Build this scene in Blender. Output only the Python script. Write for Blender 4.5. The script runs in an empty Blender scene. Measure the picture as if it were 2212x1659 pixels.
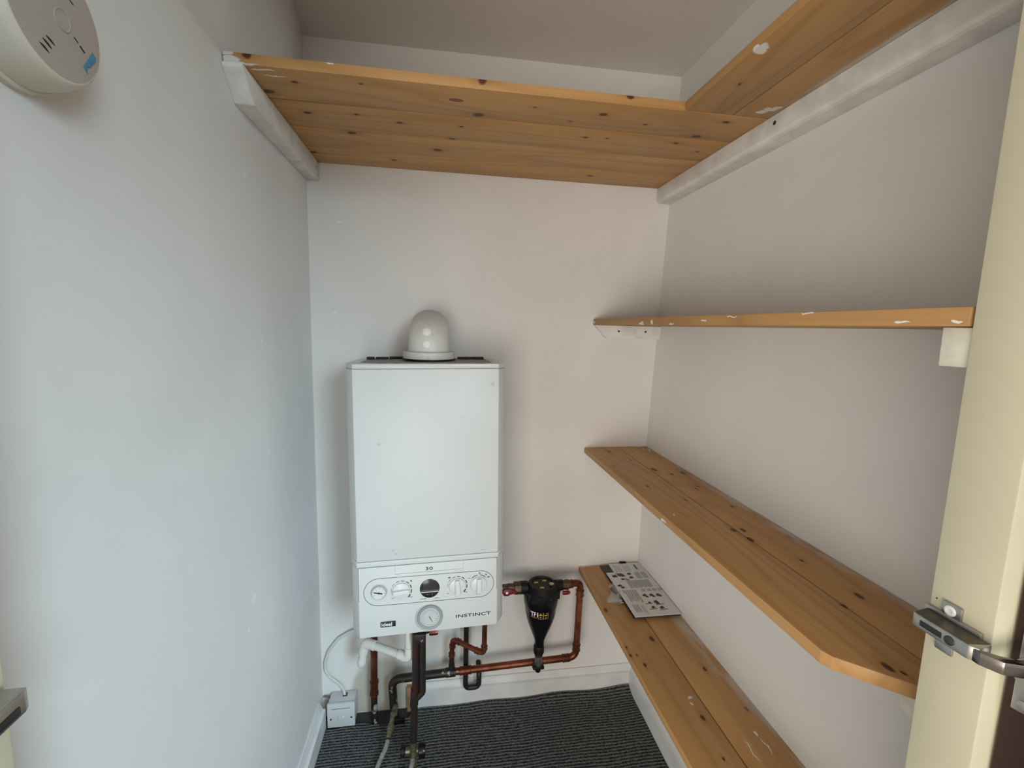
import bpy, bmesh, math, random
from mathutils import Vector, Matrix
random.seed(7)
PI = math.pi
C = bpy.context.scene.collection
# ------------------------------------------------------------------ sizes (metres)
W = 1.058          # cupboard width, back wall at y = 0, front at y = -1.05
ZS = 1.711         # underside of the top shelves
CEIL = 2.037

# ------------------------------------------------------------------ node helpers
class NT:
    def __init__(s, name):
        s.m = bpy.data.materials.new(name); s.m.use_nodes = True
        s.t = s.m.node_tree; s.t.nodes.clear()
        s.out = s.t.nodes.new('ShaderNodeOutputMaterial')
        s.b = s.t.nodes.new('ShaderNodeBsdfPrincipled')
        s.t.links.new(s.b.outputs[0], s.out.inputs[0])
    def n(s, k, **kw):
        o = s.t.nodes.new(k)
        for a, v in kw.items(): setattr(o, a, v)
        return o
    def put(s, sock, v):
        if hasattr(v, 'is_output') or isinstance(v, bpy.types.NodeSocket): s.t.links.new(v, sock)
        else: sock.default_value = v
    def pos(s):
        return s.n('ShaderNodeNewGeometry').outputs['Position']
    def math(s, op, a, b=0.0, clamp=False):
        o = s.n('ShaderNodeMath', operation=op, use_clamp=clamp); s.put(o.inputs[0], a); s.put(o.inputs[1], b); return o.outputs[0]
    def vm(s, op, a, b=(0, 0, 0)):
        o = s.n('ShaderNodeVectorMath', operation=op); s.put(o.inputs[0], a); s.put(o.inputs[1], b)
        return o.outputs['Value'] if op in ('LENGTH', 'DISTANCE') else o.outputs[0]
    def noise(s, vec, scale, detail=3, rough=.5, dist=0):
        o = s.n('ShaderNodeTexNoise'); s.put(o.inputs['Vector'], vec)
        o.inputs['Scale'].default_value = scale; o.inputs['Detail'].default_value = detail
        o.inputs['Roughness'].default_value = rough; o.inputs['Distortion'].default_value = dist
        return o.outputs['Fac']
    def ramp(s, f, a, b):
        o = s.n('ShaderNodeMapRange', interpolation_type='SMOOTHSTEP'); s.put(o.inputs[0], f)
        o.inputs[1].default_value = a; o.inputs[2].default_value = b
        return o.outputs[0]
    def mix(s, f, a, b, mode='MIX'):
        o = s.n('ShaderNodeMix', data_type='RGBA', blend_type=mode); s.put(o.inputs[0], f)
        s.put(o.inputs[6], a if not isinstance(a, tuple) else (*a[:3], 1)); s.put(o.inputs[7], b if not isinstance(b, tuple) else (*b[:3], 1))
        return o.outputs[2]
    def bump(s, h, strength=.3, dist=.002):
        o = s.n('ShaderNodeBump'); o.inputs['Strength'].default_value = strength; o.inputs['Distance'].default_value = dist
        s.put(o.inputs['Height'], h); s.t.links.new(o.outputs[0], s.b.inputs['Normal'])
    def col(s, v): s.put(s.b.inputs['Base Color'], v if not isinstance(v, tuple) else (*v[:3], 1))
    def set(s, **kw):
        for k, v in kw.items(): s.put(s.b.inputs[k.replace('_', ' ')], v)
    def spots(s, vec, L, edge=.25):
        """1 inside any of the ellipsoids (x,y,z,rx,ry,rz)"""
        acc = None
        for (x, y, z, rx, ry, rz) in L:
            d = s.vm('LENGTH', s.vm('MULTIPLY', s.vm('SUBTRACT', vec, (x, y, z)), (1/rx, 1/ry, 1/rz)))
            acc = d if acc is None else s.math('MINIMUM', acc, d)
        return s.ramp(acc, 1 + edge, 1 - edge)

def lin(r, g, b):
    f = lambda c: (c/255/12.92 if c/255 <= .04045 else ((c/255+.055)/1.055)**2.4)
    return (f(r), f(g), f(b))

def simple(name, c, rough=.5, metal=0.0, var=.0, vscale=30, bump=0, bscale=200, spec=None):
    n = NT(name); p = n.pos()
    if var:
        f = n.noise(p, vscale, 4)
        n.col(n.mix(n.ramp(f, .3, .7), tuple(k*(1-var) for k in c), tuple(min(1, k*(1+var)) for k in c)))
    else: n.col(c)
    n.set(Roughness=rough, Metallic=metal)
    if spec is not None: n.b.inputs['Specular IOR Level'].default_value = spec
    if bump: n.bump(n.noise(p, bscale, 3), bump, .001)
    return n.m

def wall_paint(name, base, chips=(), stain=None, rough=.55, rust=()):
    n = NT(name); p = n.pos()
    big = n.noise(p, 3.2, 4, .55, .4)
    c = n.mix(n.ramp(big, .3, .72), tuple(k*.93 for k in base), base)
    warm = n.noise(n.vm('ADD', p, (3.1, 7.7, 1.3)), 1.9, 3)
    c = n.mix(n.math('MULTIPLY', n.ramp(warm, .35, .75), .30), c, (base[0]*.99, base[1]*.955, base[2]*.93))
    if chips:
        pd = n.vm('ADD', p, n.vm('MULTIPLY', n.vm('SUBTRACT', n.n('ShaderNodeTexNoise').outputs['Color'], (.5, .5, .5)), (.008, .008, .008)))
        c = n.mix(n.math('MULTIPLY', n.spots(pd, chips, .4), .6), c, (.86, .86, .84))
    if stain:
        sn = n.vm('ADD', p, n.vm('MULTIPLY', n.vm('SUBTRACT', n.n('ShaderNodeTexNoise').outputs['Color'], (.5, .5, .5)), (.05, .05, .05)))
        c = n.mix(n.math('MULTIPLY', n.spots(sn, stain[0], .12), stain[2]), c, stain[1])
    if rust: c = n.mix(n.math('MULTIPLY', n.spots(sn, rust, .5), .85), c, lin(104, 66, 46))
    n.col(c); n.set(Roughness=rough)
    n.b.inputs['Specular IOR Level'].default_value = .35
    h = n.math('ADD', n.math('MULTIPLY', n.noise(p, 5, 2, .45), 6.0), n.math('MULTIPLY', n.noise(p, 120, 2, .5), .12))
    n.bump(h, .22, .0016)
    return n.m

def pine(name, along, knots, paint, planks, tint=1.0, haze=()):
    """planed knotty pine; along = 0 (grain in x) or 1 (grain in y); planks = list of joint positions across"""
    n = NT(name); p = n.pos()
    sep = n.n('ShaderNodeSeparateXYZ'); n.put(sep.inputs[0], p)
    ac = sep.outputs[1 - along]
    idx = None
    for j in planks:
        t = n.math('GREATER_THAN', ac, j); idx = t if idx is None else n.math('ADD', idx, t)
    if idx is None: idx = n.math('MULTIPLY', ac, 0)
    off = n.n('ShaderNodeCombineXYZ'); n.put(off.inputs[along], n.math('MULTIPLY', idx, 3.37)); n.put(off.inputs[1-along], n.math('MULTIPLY', idx, .713))
    q = n.vm('ADD', p, off.outputs[0])
    sc = (1.1, 11, 11) if along == 0 else (11, 1.1, 11)
    qs = n.vm('MULTIPLY', q, sc)
    warp = n.noise(qs, 1.0, 2, .5)
    ringc = n.math('ADD', n.math('MULTIPLY', warp, 6.0), n.math('MULTIPLY', n.noise(n.vm('MULTIPLY', q, (.7, 5, 5) if along == 0 else (5, .7, 5)), 1.3, 1), 11.0))
    ring = n.math('SINE', n.math('MULTIPLY', ringc, 4.2))
    fine = n.noise(n.vm('MULTIPLY', q, (6, 260, 260) if along == 0 else (260, 6, 260)), 1.0, 3, .6)
    dk = lin(142, 98, 56); md = lin(178, 134, 82); lt = lin(194, 150, 98)
    dk, md, lt = [tuple(k*tint for k in c) for c in (dk, md, lt)]
    c = n.mix(n.math('MULTIPLY', n.ramp(ring, -.7, 1.1), .55), lt, md)
    c = n.mix(n.math('MULTIPLY', n.ramp(ring, .7, 1.0), .16), c, dk)
    c = n.mix(n.math('MULTIPLY', n.ramp(fine, .35, .75), .2), c, dk)
    tone = n.noise(n.vm('MULTIPLY', q, (.6, 4, 4) if along == 0 else (4, .6, 4)), 1.7, 1)
    c = n.mix(n.math('MULTIPLY', n.ramp(tone, .35, .7), .30), c, tuple(k*.80 for k in md))
    if knots:
        nn = n.n('ShaderNodeTexNoise'); nn.inputs['Scale'].default_value = 55; n.put(nn.inputs['Vector'], p)
        pd = n.vm('ADD', p, n.vm('MULTIPLY', n.vm('SUBTRACT', nn.outputs['Color'], (.5, .5, .5)), (.006, .006, .0)))
        halo = [(x, y, z, rx*(2.8 if along == 0 else 1.7), ry*(1.7 if along == 0 else 2.8), rz) for (x, y, z, rx, ry, rz) in knots]
        c = n.mix(n.math('MULTIPLY', n.spots(pd, halo, .7), .38), c, dk)
        c = n.mix(n.math('MULTIPLY', n.spots(pd, knots, .3), .9), c, lin(62, 32, 16))
    if paint:
        nn = n.n('ShaderNodeTexNoise'); nn.inputs['Scale'].default_value = 70; n.put(nn.inputs['Vector'], p)
        pd = n.vm('ADD', p, n.vm('MULTIPLY', n.vm('SUBTRACT', nn.outputs['Color'], (.5, .5, .5)), (.014, .014, .008)))
        c = n.mix(n.math('MULTIPLY', n.spots(pd, paint, .2), .93), c, (.72, .71, .68))
    if haze:
        hn = n.noise(n.vm('MULTIPLY', p, (40, 9, 40) if along == 1 else (9, 40, 40)), 1.0, 4, .6)
        hf = n.math('MULTIPLY', n.spots(p, haze, .65), n.ramp(hn, .30, .62))
        c = n.mix(n.math('MULTIPLY', hf, .8), c, (.60, .585, .55))
    n.col(c); n.set(Roughness=.5)
    n.b.inputs['Specular IOR Level'].default_value = .3
    n.bump(n.math('ADD', n.math('MULTIPLY', fine, .6), n.math('MULTIPLY', ring, .25)), .18, .0007)
    return n.m

# ------------------------------------------------------------------ mesh helpers
def B(): return bmesh.new()
def box(bm, x0, x1, y0, y1, z0, z1, bev=0):
    vs = [bm.verts.new((x, y, z)) for x in (x0, x1) for y in (y0, y1) for z in (z0, z1)]
    fs = [(0, 1, 3, 2), (4, 6, 7, 5), (0, 4, 5, 1), (2, 3, 7, 6), (0, 2, 6, 4), (1, 5, 7, 3)]
    F = [bm.faces.new([vs[i] for i in f]) for f in fs]
    if bev:
        es = set(e for f in F for e in f.edges)
        bmesh.ops.bevel(bm, geom=list(es), offset=bev, segments=2, profile=.5, affect='EDGES')
    return F
def prism(bm, poly, axis, a, b, bev=0):
    """poly: 2D points; axis 0,1,2: extrude direction; a..b"""
    def mk(p, t):
        return {0: (t, p[0], p[1]), 1: (p[0], t, p[1]), 2: (p[0], p[1], t)}[axis]
    lo = [bm.verts.new(mk(p, a)) for p in poly]; hi = [bm.verts.new(mk(p, b)) for p in poly]
    F = [bm.faces.new(lo), bm.faces.new(list(reversed(hi)))]
    k = len(poly)
    for i in range(k): F.append(bm.faces.new([lo[i], hi[i], hi[(i+1) % k], lo[(i+1) % k]]))
    bmesh.ops.recalc_face_normals(bm, faces=F)
    if bev:
        es = set(e for f in F for e in f.edges)
        bmesh.ops.bevel(bm, geom=list(es), offset=bev, segments=2, profile=.5, affect='EDGES')
    return F
def frame(d):
    d = d.normalized(); up = Vector((0, 0, 1)) if abs(d.z) < .95 else Vector((1, 0, 0))
    a = d.cross(up).normalized(); return a, a.cross(d).normalized()
def fillet(pts, r, seg=7):
    P = [Vector(p) for p in pts]; out = [P[0]]
    for i in range(1, len(P)-1):
        a, b, c = P[i-1], P[i], P[i+1]
        u = (a-b).normalized(); v = (c-b).normalized()
        ang = u.angle(v)
        if ang > PI-.02 or r <= 0: out.append(b); continue
        t = min(r/math.tan(ang/2), (a-b).length*.49, (c-b).length*.49); rr = t*math.tan(ang/2)
        cen = b+(u+v).normalized()*(rr/math.sin(ang/2))
        s = (b+u*t)-cen; e = (b+v*t)-cen
        for k in range(seg+1):
            w = s.angle(e); q = k/seg
            out.append(cen+(s*math.sin((1-q)*w)+e*math.sin(q*w))/math.sin(w))
    out.append(P[-1]); return out
def tube(bm, pts, r, seg=16, bend=0, cap=True):
    P = fillet(pts, bend) if bend else [Vector(p) for p in pts]
    rs = r if isinstance(r, (list, tuple)) else [r]*len(P)
    rings = []; N = None
    for i, p in enumerate(P):
        d = (P[min(i+1, len(P)-1)]-P[max(i-1, 0)]).normalized()
        if N is None: N, _ = frame(d)
        else:
            N = (N-d*N.dot(d)).normalized()
        M = d.cross(N)
        rings.append([bm.verts.new(p+(N*math.cos(2*PI*k/seg)+M*math.sin(2*PI*k/seg))*rs[i]) for k in range(seg)])
    for a, b in zip(rings, rings[1:]):
        for k in range(seg): bm.faces.new([a[k], a[(k+1) % seg], b[(k+1) % seg], b[k]]).smooth = True
    if cap:
        bm.faces.new(list(reversed(rings[0]))); bm.faces.new(rings[-1])
def lathe(bm, prof, org=(0, 0, 0), ax=(0, 0, 1), seg=32, smooth=True):
    """prof: list of (t along axis, radius)"""
    o = Vector(org); d = Vector(ax).normalized(); a, b = frame(d); rings = []
    for t, r in prof:
        if r < 1e-6: rings.append([bm.verts.new(o+d*t)])
        else: rings.append([bm.verts.new(o+d*t+(a*math.cos(2*PI*k/seg)+b*math.sin(2*PI*k/seg))*r) for k in range(seg)])
    for p, q in zip(rings, rings[1:]):
        for k in range(seg):
            k2 = (k+1) % seg
            if len(p) == 1 and len(q) == 1: continue
            f = [p[0], q[k2], q[k]] if len(p) == 1 else ([p[k], p[k2], q[0]] if len(q) == 1 else [p[k], p[k2], q[k2], q[k]])
            bm.faces.new(f).smooth = smooth
    if len(rings[0]) > 1: bm.faces.new(list(reversed(rings[0])))
    if len(rings[-1]) > 1: bm.faces.new(rings[-1])
def cyl(bm, org, ax, h, r, seg=28, bev=.0):
    if bev: lathe(bm, [(0, r), (h-bev, r), (h-bev*.3, r-bev*.3), (h, r-bev)], org, ax, seg)
    else: lathe(bm, [(0, r), (h, r)], org, ax, seg)
def finish_mesh(name, bm, mat, smooth_angle=None):
    bmesh.ops.recalc_face_normals(bm, faces=bm.faces)
    me = bpy.data.meshes.new(name); bm.to_mesh(me); bm.free()
    for m in (mat if isinstance(mat, (list, tuple)) else [mat]): me.materials.append(m)
    for p in me.polygons: p.use_smooth = True
    try: me.set_sharp_from_angle(angle=math.radians(35))
    except Exception: pass
    return me
MW = {}
def obj(name, bm, mat, parent=None, local=False, label=None):
    """link one mesh object; coordinates are world unless local=True (already in the parent's frame)"""
    if parent is None:
        cs = [v.co for v in bm.verts]
        o = Vector(((min(c.x for c in cs)+max(c.x for c in cs))/2, (min(c.y for c in cs)+max(c.y for c in cs))/2, min(c.z for c in cs)))
        M = Matrix.Translation(o)
    else: M = MW[parent.name]
    if not local: bm.transform(M.inverted())
    me = finish_mesh(name, bm, mat); ob = bpy.data.objects.new(name, me); C.objects.link(ob)
    if parent is None: ob.matrix_world = M; MW[ob.name] = M
    else: ob.parent = parent; MW[ob.name] = M
    if label: ob['label'] = label
    return ob
def thing(name, label, cat, loc=(0, 0, 0), M=None, group=None):
    o = bpy.data.objects.new(name, None); C.objects.link(o); o.empty_display_size = .05
    M = M or Matrix.Translation(Vector(loc)); o.matrix_world = M; MW[o.name] = M
    o['label'] = label; o['category'] = cat
    if group: o['group'] = group
    return o
def tag(o, label, cat, group=None):
    o['label'] = label; o['category'] = cat
    if group: o['group'] = group
    return o
def struct(name, bm, mat, parent=None, label=None):
    o = obj(name, bm, mat, parent); o['kind'] = 'structure'
    if label: o['label'] = label
    return o
def text_bm(txt, h, depth=.0004, sx=1.0, bold=0, space=1.0):
    """lettering in the xz plane, facing -y, left-bottom at origin, cap height h"""
    cu = bpy.data.curves.new('t', 'FONT'); cu.body = txt; cu.size = 1; cu.extrude = 0; cu.offset = bold; cu.space_character = space
    cu.resolution_u = 3
    ob = bpy.data.objects.new('t', cu); C.objects.link(ob)
    dg = bpy.context.evaluated_depsgraph_get(); me = bpy.data.meshes.new_from_object(ob.evaluated_get(dg))
    bm = bmesh.new(); bm.from_mesh(me)
    bpy.data.objects.remove(ob); bpy.data.curves.remove(cu); bpy.data.meshes.remove(me)
    k = h/.70
    x0 = min(v.co.x for v in bm.verts)
    for v in bm.verts: v.co = Vector(((v.co.x-x0)*k*sx, 0, v.co.y*k))
    bmesh.ops.recalc_face_normals(bm, faces=bm.faces)
    r = bmesh.ops.extrude_face_region(bm, geom=list(bm.faces))
    for v in [g for g in r['geom'] if isinstance(g, bmesh.types.BMVert)]: v.co.y -= depth
    return bm
def mv(bm, v): bmesh.ops.translate(bm, verts=bm.verts, vec=Vector(v)); return bm

# ------------------------------------------------------------------ materials
PAINT = (.745, .725, .70)
chipsL = [(0, -.5586+.0, 1.36, .004, .009, .008)]
M_wallL = wall_paint('white_wall_paint_left', (.745, .745, .735), chips=[
    (0, -.42, 1.548, .01, .007, .006), (0, -.36, .985, .01, .006, .005), (0, -.36, 1.075, .01, .003, .004),
    (0, -.47, .71, .01, .010, .008), (0, -.50, .66, .01, .005, .004), (0, -.37, 1.23, .01, .004, .006), (0, -.44, .40, .01, .003, .003)])
M_wallB = wall_paint('white_wall_paint_back', PAINT, chips=[(.085, 0, 1.555, .010, .01, .002), (.066, 0, 1.30, .004, .01, .004)],
    stain=([(.19, 0, .06, .10, .05, .13)], (.40, .37, .29), .75), rust=[(.006, 0, .066, .012, .02, .006), (.022, 0, .060, .010, .02, .003)])
M_wallR = wall_paint('white_wall_paint_right', PAINT)
M_ceil = wall_paint('ceiling_paint', (.76, .735, .69))
M_skirt = simple('white_gloss_skirting', (.68, .68, .67), .35, var=.06, vscale=14)
M_batten = simple('brushed_white_batten', (.72, .71, .68), .5, var=.10, vscale=22, bump=.3, bscale=60)
M_cream = simple('cream_gloss_paint', lin(200, 193, 166), .4, var=.035, vscale=6)
M_creamblock = simple('cream_brushed_block', lin(214, 210, 192), .5, var=.10, vscale=40, bump=.3, bscale=70)
M_screw = simple('dark_screw', (.09, .085, .08), .4, .8)
M_dark = simple('black_gap', (.012, .011, .010), .7)
M_subfloor = simple('dark_floorboards', (.035, .03, .027), .8, var=.3, vscale=12)
M_groove = simple('dark_board_joint', lin(46, 25, 12), .9)
M_rawwood = simple('raw_wood_end', lin(150, 112, 84), .7, var=.25, vscale=60)
def enamel():
    n = NT('boiler_white_enamel'); p = n.pos()
    c = n.mix(n.ramp(n.noise(p, 8, 3), .3, .7), (.60, .61, .60), (.615, .625, .615))
    pd = n.vm('ADD', p, n.vm('MULTIPLY', n.vm('SUBTRACT', n.n('ShaderNodeTexNoise').outputs['Color'], (.5, .5, .5)), (.01, .0, .01)))
    mk = n.spots(pd, [(.257, -.284, .7043, .004, .05, .0025), (.266, -.284, .695, .003, .05, .0025), (.224, -.284, .9767, .004, .05, .003), (.503, -.284, 1.1264, .005, .05, .006), (.2055, -.284, .9034, .0015, .05, .0015), (.428, -.284, 1.041, .004, .05, .0012)], .6)
    n.col(n.mix(n.math('MULTIPLY', mk, .45), c, (.34, .33, .31))); n.set(Roughness=.42); return n.m
M_boiler = enamel()
M_boiler2 = simple('boiler_lid_white', (.60, .585, .56), .3, var=.03, vscale=10)
M_seam = simple('boiler_seam', (.10, .10, .10), .6)
M_dust = simple('dusty_grey_plate', (.26, .235, .22), .7, var=.25, vscale=50)
M_ink = simple('black_ink', (.015, .015, .016), .4)
M_thinink = simple('grey_ink', (.14, .14, .14), .4)
def flue_mat():
    n = NT('dusty_flue_plastic'); p = n.pos()
    nm = n.n('ShaderNodeSeparateXYZ'); n.put(nm.inputs[0], n.n('ShaderNodeNewGeometry').outputs['Normal'])
    d = n.math('MULTIPLY', n.ramp(n.math('ADD', nm.outputs[2], n.math('MULTIPLY', n.noise(p, 60, 4, .6), .5)), .45, 1.2), .6)
    n.col(n.mix(d, (.62, .605, .565), (.36, .31, .25))); n.set(Roughness=.42); return n.m
M_fluew = flue_mat()
M_plug = simple('flue_plug_plastic', (.78, .765, .72), .4)
M_black = simple('black_plastic', (.005, .005, .006), .25, spec=.3)
M_blackm = simple('black_plastic_matt', (.007, .007, .007), .45, spec=.25)
M_knob = simple('knob_white_plastic', (.66, .67, .66), .25)
M_greybez = simple('grey_bezel', (.30, .305, .31), .35)
M_greyrec = simple('light_grey_recess', (.42, .42, .415), .5)
M_clock = simple('clock_face', (.50, .53, .52), .3)
M_lcd = simple('dark_display', (.025, .024, .023), .15)
M_lcd2 = simple('display_strip', (.10, .095, .09), .25)
M_white = simple('white_ink', (.80, .80, .78), .5)
M_gold = simple('gold_ink', lin(196, 166, 70), .5)
M_redh = simple('red_handle', lin(120, 20, 30), .35)
M_pvc = simple('white_overflow_plastic', (.68, .665, .62), .35, var=.04, vscale=25)
M_brass = simple('dull_brass', (.20, .175, .11), .42, .75, var=.35, vscale=90)
M_bronze = simple('dark_bronze', (.115, .072, .045), .45, .7, var=.35, vscale=80)
M_nickel = simple('nickel_steel', (.42, .41, .38), .32, .9, var=.12, vscale=60)
M_nickeld = simple('dark_bronze_steel', (.12, .105, .085), .38, .85, var=.2, vscale=60)
M_chrome = simple('dark_chrome', (.22, .20, .19), .2, 1.0)
M_plastic = simple('socket_white_plastic', (.56, .565, .57), .35, var=.03, vscale=40)
M_cable = simple('white_cable', (.60, .595, .57), .45)
M_door = simple('reddish_brown_door', lin(40, 13, 8), .4, var=.22, vscale=4)
M_paper = simple('white_paper', (.66, .655, .63), .6)
M_paperg = simple('grey_print', (.36, .36, .37), .6)
M_paperd = simple('dark_print', (.035, .033, .032), .6)
M_papero = simple('orange_print', lin(190, 120, 85), .6)
M_alarm = simple('alarm_plastic', lin(205, 198, 184), .45, var=.02, vscale=20)
M_alarm2 = simple('alarm_face_plastic', lin(166, 158, 148), .5, var=.02, vscale=20)
M_blue = simple('blue_paint_mark', lin(72, 128, 152), .6, var=.15, vscale=120)
M_hose = simple('grey_braided_hose', (.34, .33, .30), .4, .4, var=.35, vscale=300, bump=.6, bscale=500)

def copper_mat(name, dull, spots=0.0):
    n = NT(name); p = n.pos()
    f = n.noise(p, 16, 5, .6); g = n.noise(p, 75, 4, .6)
    bright = lin(158, 92, 66); mid = lin(104, 56, 38); dk = lin(46, 28, 22)
    c = n.mix(n.ramp(f, .36+dull*.3, .70+dull*.3), mid if dull < .5 else dk, bright if dull < .5 else mid)
    c = n.mix(n.math('MULTIPLY', n.ramp(g, .55, .72), .55), c, dk)
    if spots: c = n.mix(n.math('MULTIPLY', n.ramp(n.noise(p, 34, 4, .7), .66, .70), spots), c, (.55, .53, .50))
    n.col(c); n.set(Metallic=.72, Roughness=n.math('ADD', n.math('MULTIPLY', f, .25), .24)); n.bump(g, .12, .0006); return n.m
M_copper = copper_mat('bright_copper', .05, .5)
M_copperd = copper_mat('dull_copper', .35, .35)
def black_pipe_mat(name, white, brown):
    n = NT(name); p = n.pos()
    f = n.noise(p, 22, 5, .65); g = n.noise(n.vm('ADD', p, (4, 2, 9)), 30, 4, .75)
    c = n.mix(n.ramp(f, .45, .7), (.018, .016, .014), tuple(k*brown for k in lin(96, 52, 36)))
    c = n.mix(n.math('MULTIPLY', n.ramp(g, white, white+.05), .8), c, (.42, .41, .38))
    n.col(c); n.set(Metallic=.25, Roughness=.45); n.bump(f, .2, .001); return n.m
M_tar = black_pipe_mat('blackened_pipe', .66, .42)
M_tarw = black_pipe_mat('blackened_pipe_paint_flecked', .60, .45)
M_greenpipe = black_pipe_mat('verdigris_pipe', .64, .25)

def carpet_mat():
    n = NT('ribbed_charcoal_carpet'); p = n.pos()
    w = n.noise(p, 9, 2)
    sep = n.n('ShaderNodeSeparateXYZ'); n.put(sep.inputs[0], p)
    yy = n.math('ADD', sep.outputs[1], n.math('MULTIPLY', w, .010))
    rib = n.math('SINE', n.math('MULTIPLY', yy, 2*PI/.0098))
    loops = n.noise(n.vm('MULTIPLY', p, (170, 250, 170)), 1.0, 2, .6)
    spk = n.noise(n.vm('MULTIPLY', p, (420, 420, 420)), 1.0, 2, .7)
    h = n.math('ADD', n.math('MULTIPLY', n.ramp(rib, -.9, .9), .55), n.math('MULTIPLY', loops, 1.6))
    c = n.mix(n.ramp(h, .62, 1.65), (.012, .0125, .0135), (.20, .203, .203))
    c = n.mix(n.math('MULTIPLY', n.ramp(spk, .55, .72), .5), c, (.30, .30, .295))
    n.col(c); n.set(Roughness=.95); n.b.inputs['Specular IOR Level'].default_value = .1
    n.bump(h, .9, .004); return n.m
M_carpet = carpet_mat()
def bag_mat():
    n = NT('clear_plastic_bag')
    n.col((.72, .70, .66)); n.set(Roughness=.25, Alpha=.45); n.m.blend_method = 'HASHED' if hasattr(n.m, 'blend_method') else None
    return n.m
M_bag = bag_mat()

# ------------------------------------------------------------------ the cupboard shell
def WR(z): return W + .032*(z-.9)*(1 if z > .9 else .3)       # right wall leans out slightly towards the top
bm = B(); box(bm, -.15, W+.25, 0, .10, -.02, CEIL+.12); struct('wall_back', bm, M_wallB)
# left wall: lower thick part, a rounded shoulder at shelf height, thinner wall above with a shallow step
bm = B()
ny = 24
prof = [(-.02, 0.0), (1.70, 0.0), (1.722, -.0010), (1.731, -.0035), (1.745, -.009), (1.775, -.016), (1.81, -.018)]
ys = [0, -.06, -.12, -.18, -.192, -.25, -.32, -.40, -.47, -.50, -.56, -.64, -.75, -.9, -1.06]
def upx(y):
    if y > -.19: return .026*(y/-.185)
    t = min(1, (-y-.19)/.36); return .028*(1-t) - .018*t
rows = []
for y in ys:
    r = []
    for z, x in prof:
        k = 1 if z <= 1.732 else 0
        xx = x if y < -.47 else (x if k else upx(y))
        r.append(bm.verts.new((xx, y, z)))
    r.append(bm.verts.new((upx(y) if y > -.5 else -.018, y, CEIL+.1)))
    rows.append(r)
for a, b in zip(rows, rows[1:]):
    for i in range(len(a)-1): bm.faces.new([a[i], a[i+1], b[i+1], b[i]])
# outer shell so the wall has thickness
o1 = [bm.verts.new((-.15, 0, z)) for z in (-.02, CEIL+.1)]; o2 = [bm.verts.new((-.15, -1.06, z)) for z in (-.02, CEIL+.1)]
bm.faces.new([o1[0], o1[1], o2[1], o2[0]])
bm.faces.new([o1[1], rows[0][-1]] + [r[-1] for r in rows[1:]] + [o2[1]])
bm.faces.new([o1[0], o2[0], *[r[0] for r in reversed(rows)]])
bm.faces.new([o2[0], o2[1], *reversed(rows[-1])]); bm.faces.new([o1[0], *rows[0], o1[1]])
struct('wall_left', bm, M_wallL)
bm = B()
zs = [-.02, .9, 1.3, 1.7, CEIL+.1]
prism(bm, [(WR(z), z) for z in zs] + [(W+.25, CEIL+.1), (W+.25, -.02)], 1, -1.06, 0); struct('wall_right', bm, M_wallR)
bm = B(); prism(bm, [(-.15, CEIL-.006), (W+.25, CEIL+.006), (W+.25, CEIL+.12), (-.15, CEIL+.12)], 1, -1.10, 0); struct('ceiling', bm, M_ceil)
bm = B(); box(bm, -.15, W+.25, -1.10, .0, -.06, -.02)
box(bm, .0, W+.01, -1.10, 0, -.02, -.004); struct('floor', bm, M_subfloor)
bm = B(); box(bm, -2.0, 3.0, -4.6, -1.10, -.06, -.004); struct('floor', bm, simple('landing_carpet', (.50, .45, .39), .95, var=.15, vscale=60))
# front of the cupboard: cream jambs and the wall over the opening
bm = B(); box(bm, -.15, .067, -1.102, -1.05, -.02, 1.99, .0015); struct('trim_1', bm, M_cream, label='cream painted left jamb of the cupboard opening')
bm = B(); box(bm, .85, W+.25, -1.102, -1.05, -.02, 1.99, .0015)
jr = struct('trim_2', bm, M_cream, label='cream painted right jamb of the cupboard opening')
bm = B(); box(bm, -.15, W+.25, -1.10, -1.05, 1.985, CEIL+.12); struct('wall_front', bm, M_cream)
# small nail holes in the right jamb
for (y, z, r) in ((-1.088, 1.414, .0012), (-1.0865, 1.419, .0006), (-1.0555, 1.0235, .0009)):
    bm = B(); cyl(bm, (.8502, y, z), (-1, 0, 0), .0003, r, 10); obj('nail_hole', bm, M_screw, jr, label='dark nail hole')

# skirtings (ogee profile)
def skirt_prof(h=.088, t=.019):
    return [(0, -.02), (0, h), (.005, h), (.0065, h-.006), (.010, h-.012), (.0125, h-.018), (.0125, h-.021), (t, h-.0235), (t, -.02)]
bm = B(); prism(bm, [(-d, z) for d, z in skirt_prof()], 0, .288, W+.0)
sb = struct('baseboard_back', bm, M_skirt)
bm = B(); box(bm, .268, .2878, -.017, 0, -.02, .083, .001); obj('sawn_end', bm, M_rawwood, sb, label='bare brown wood end beside the pipes')
bm = B(); prism(bm, [(d, z) for d, z in skirt_prof(.09, .021)], 1, -1.05, -.05); struct('baseboard_left', bm, M_skirt)
bm = B(); prism(bm, [(W-d, z) for d, z in skirt_prof()], 1, -1.05, -.0); struct('baseboard_right', bm, M_skirt)

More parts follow.
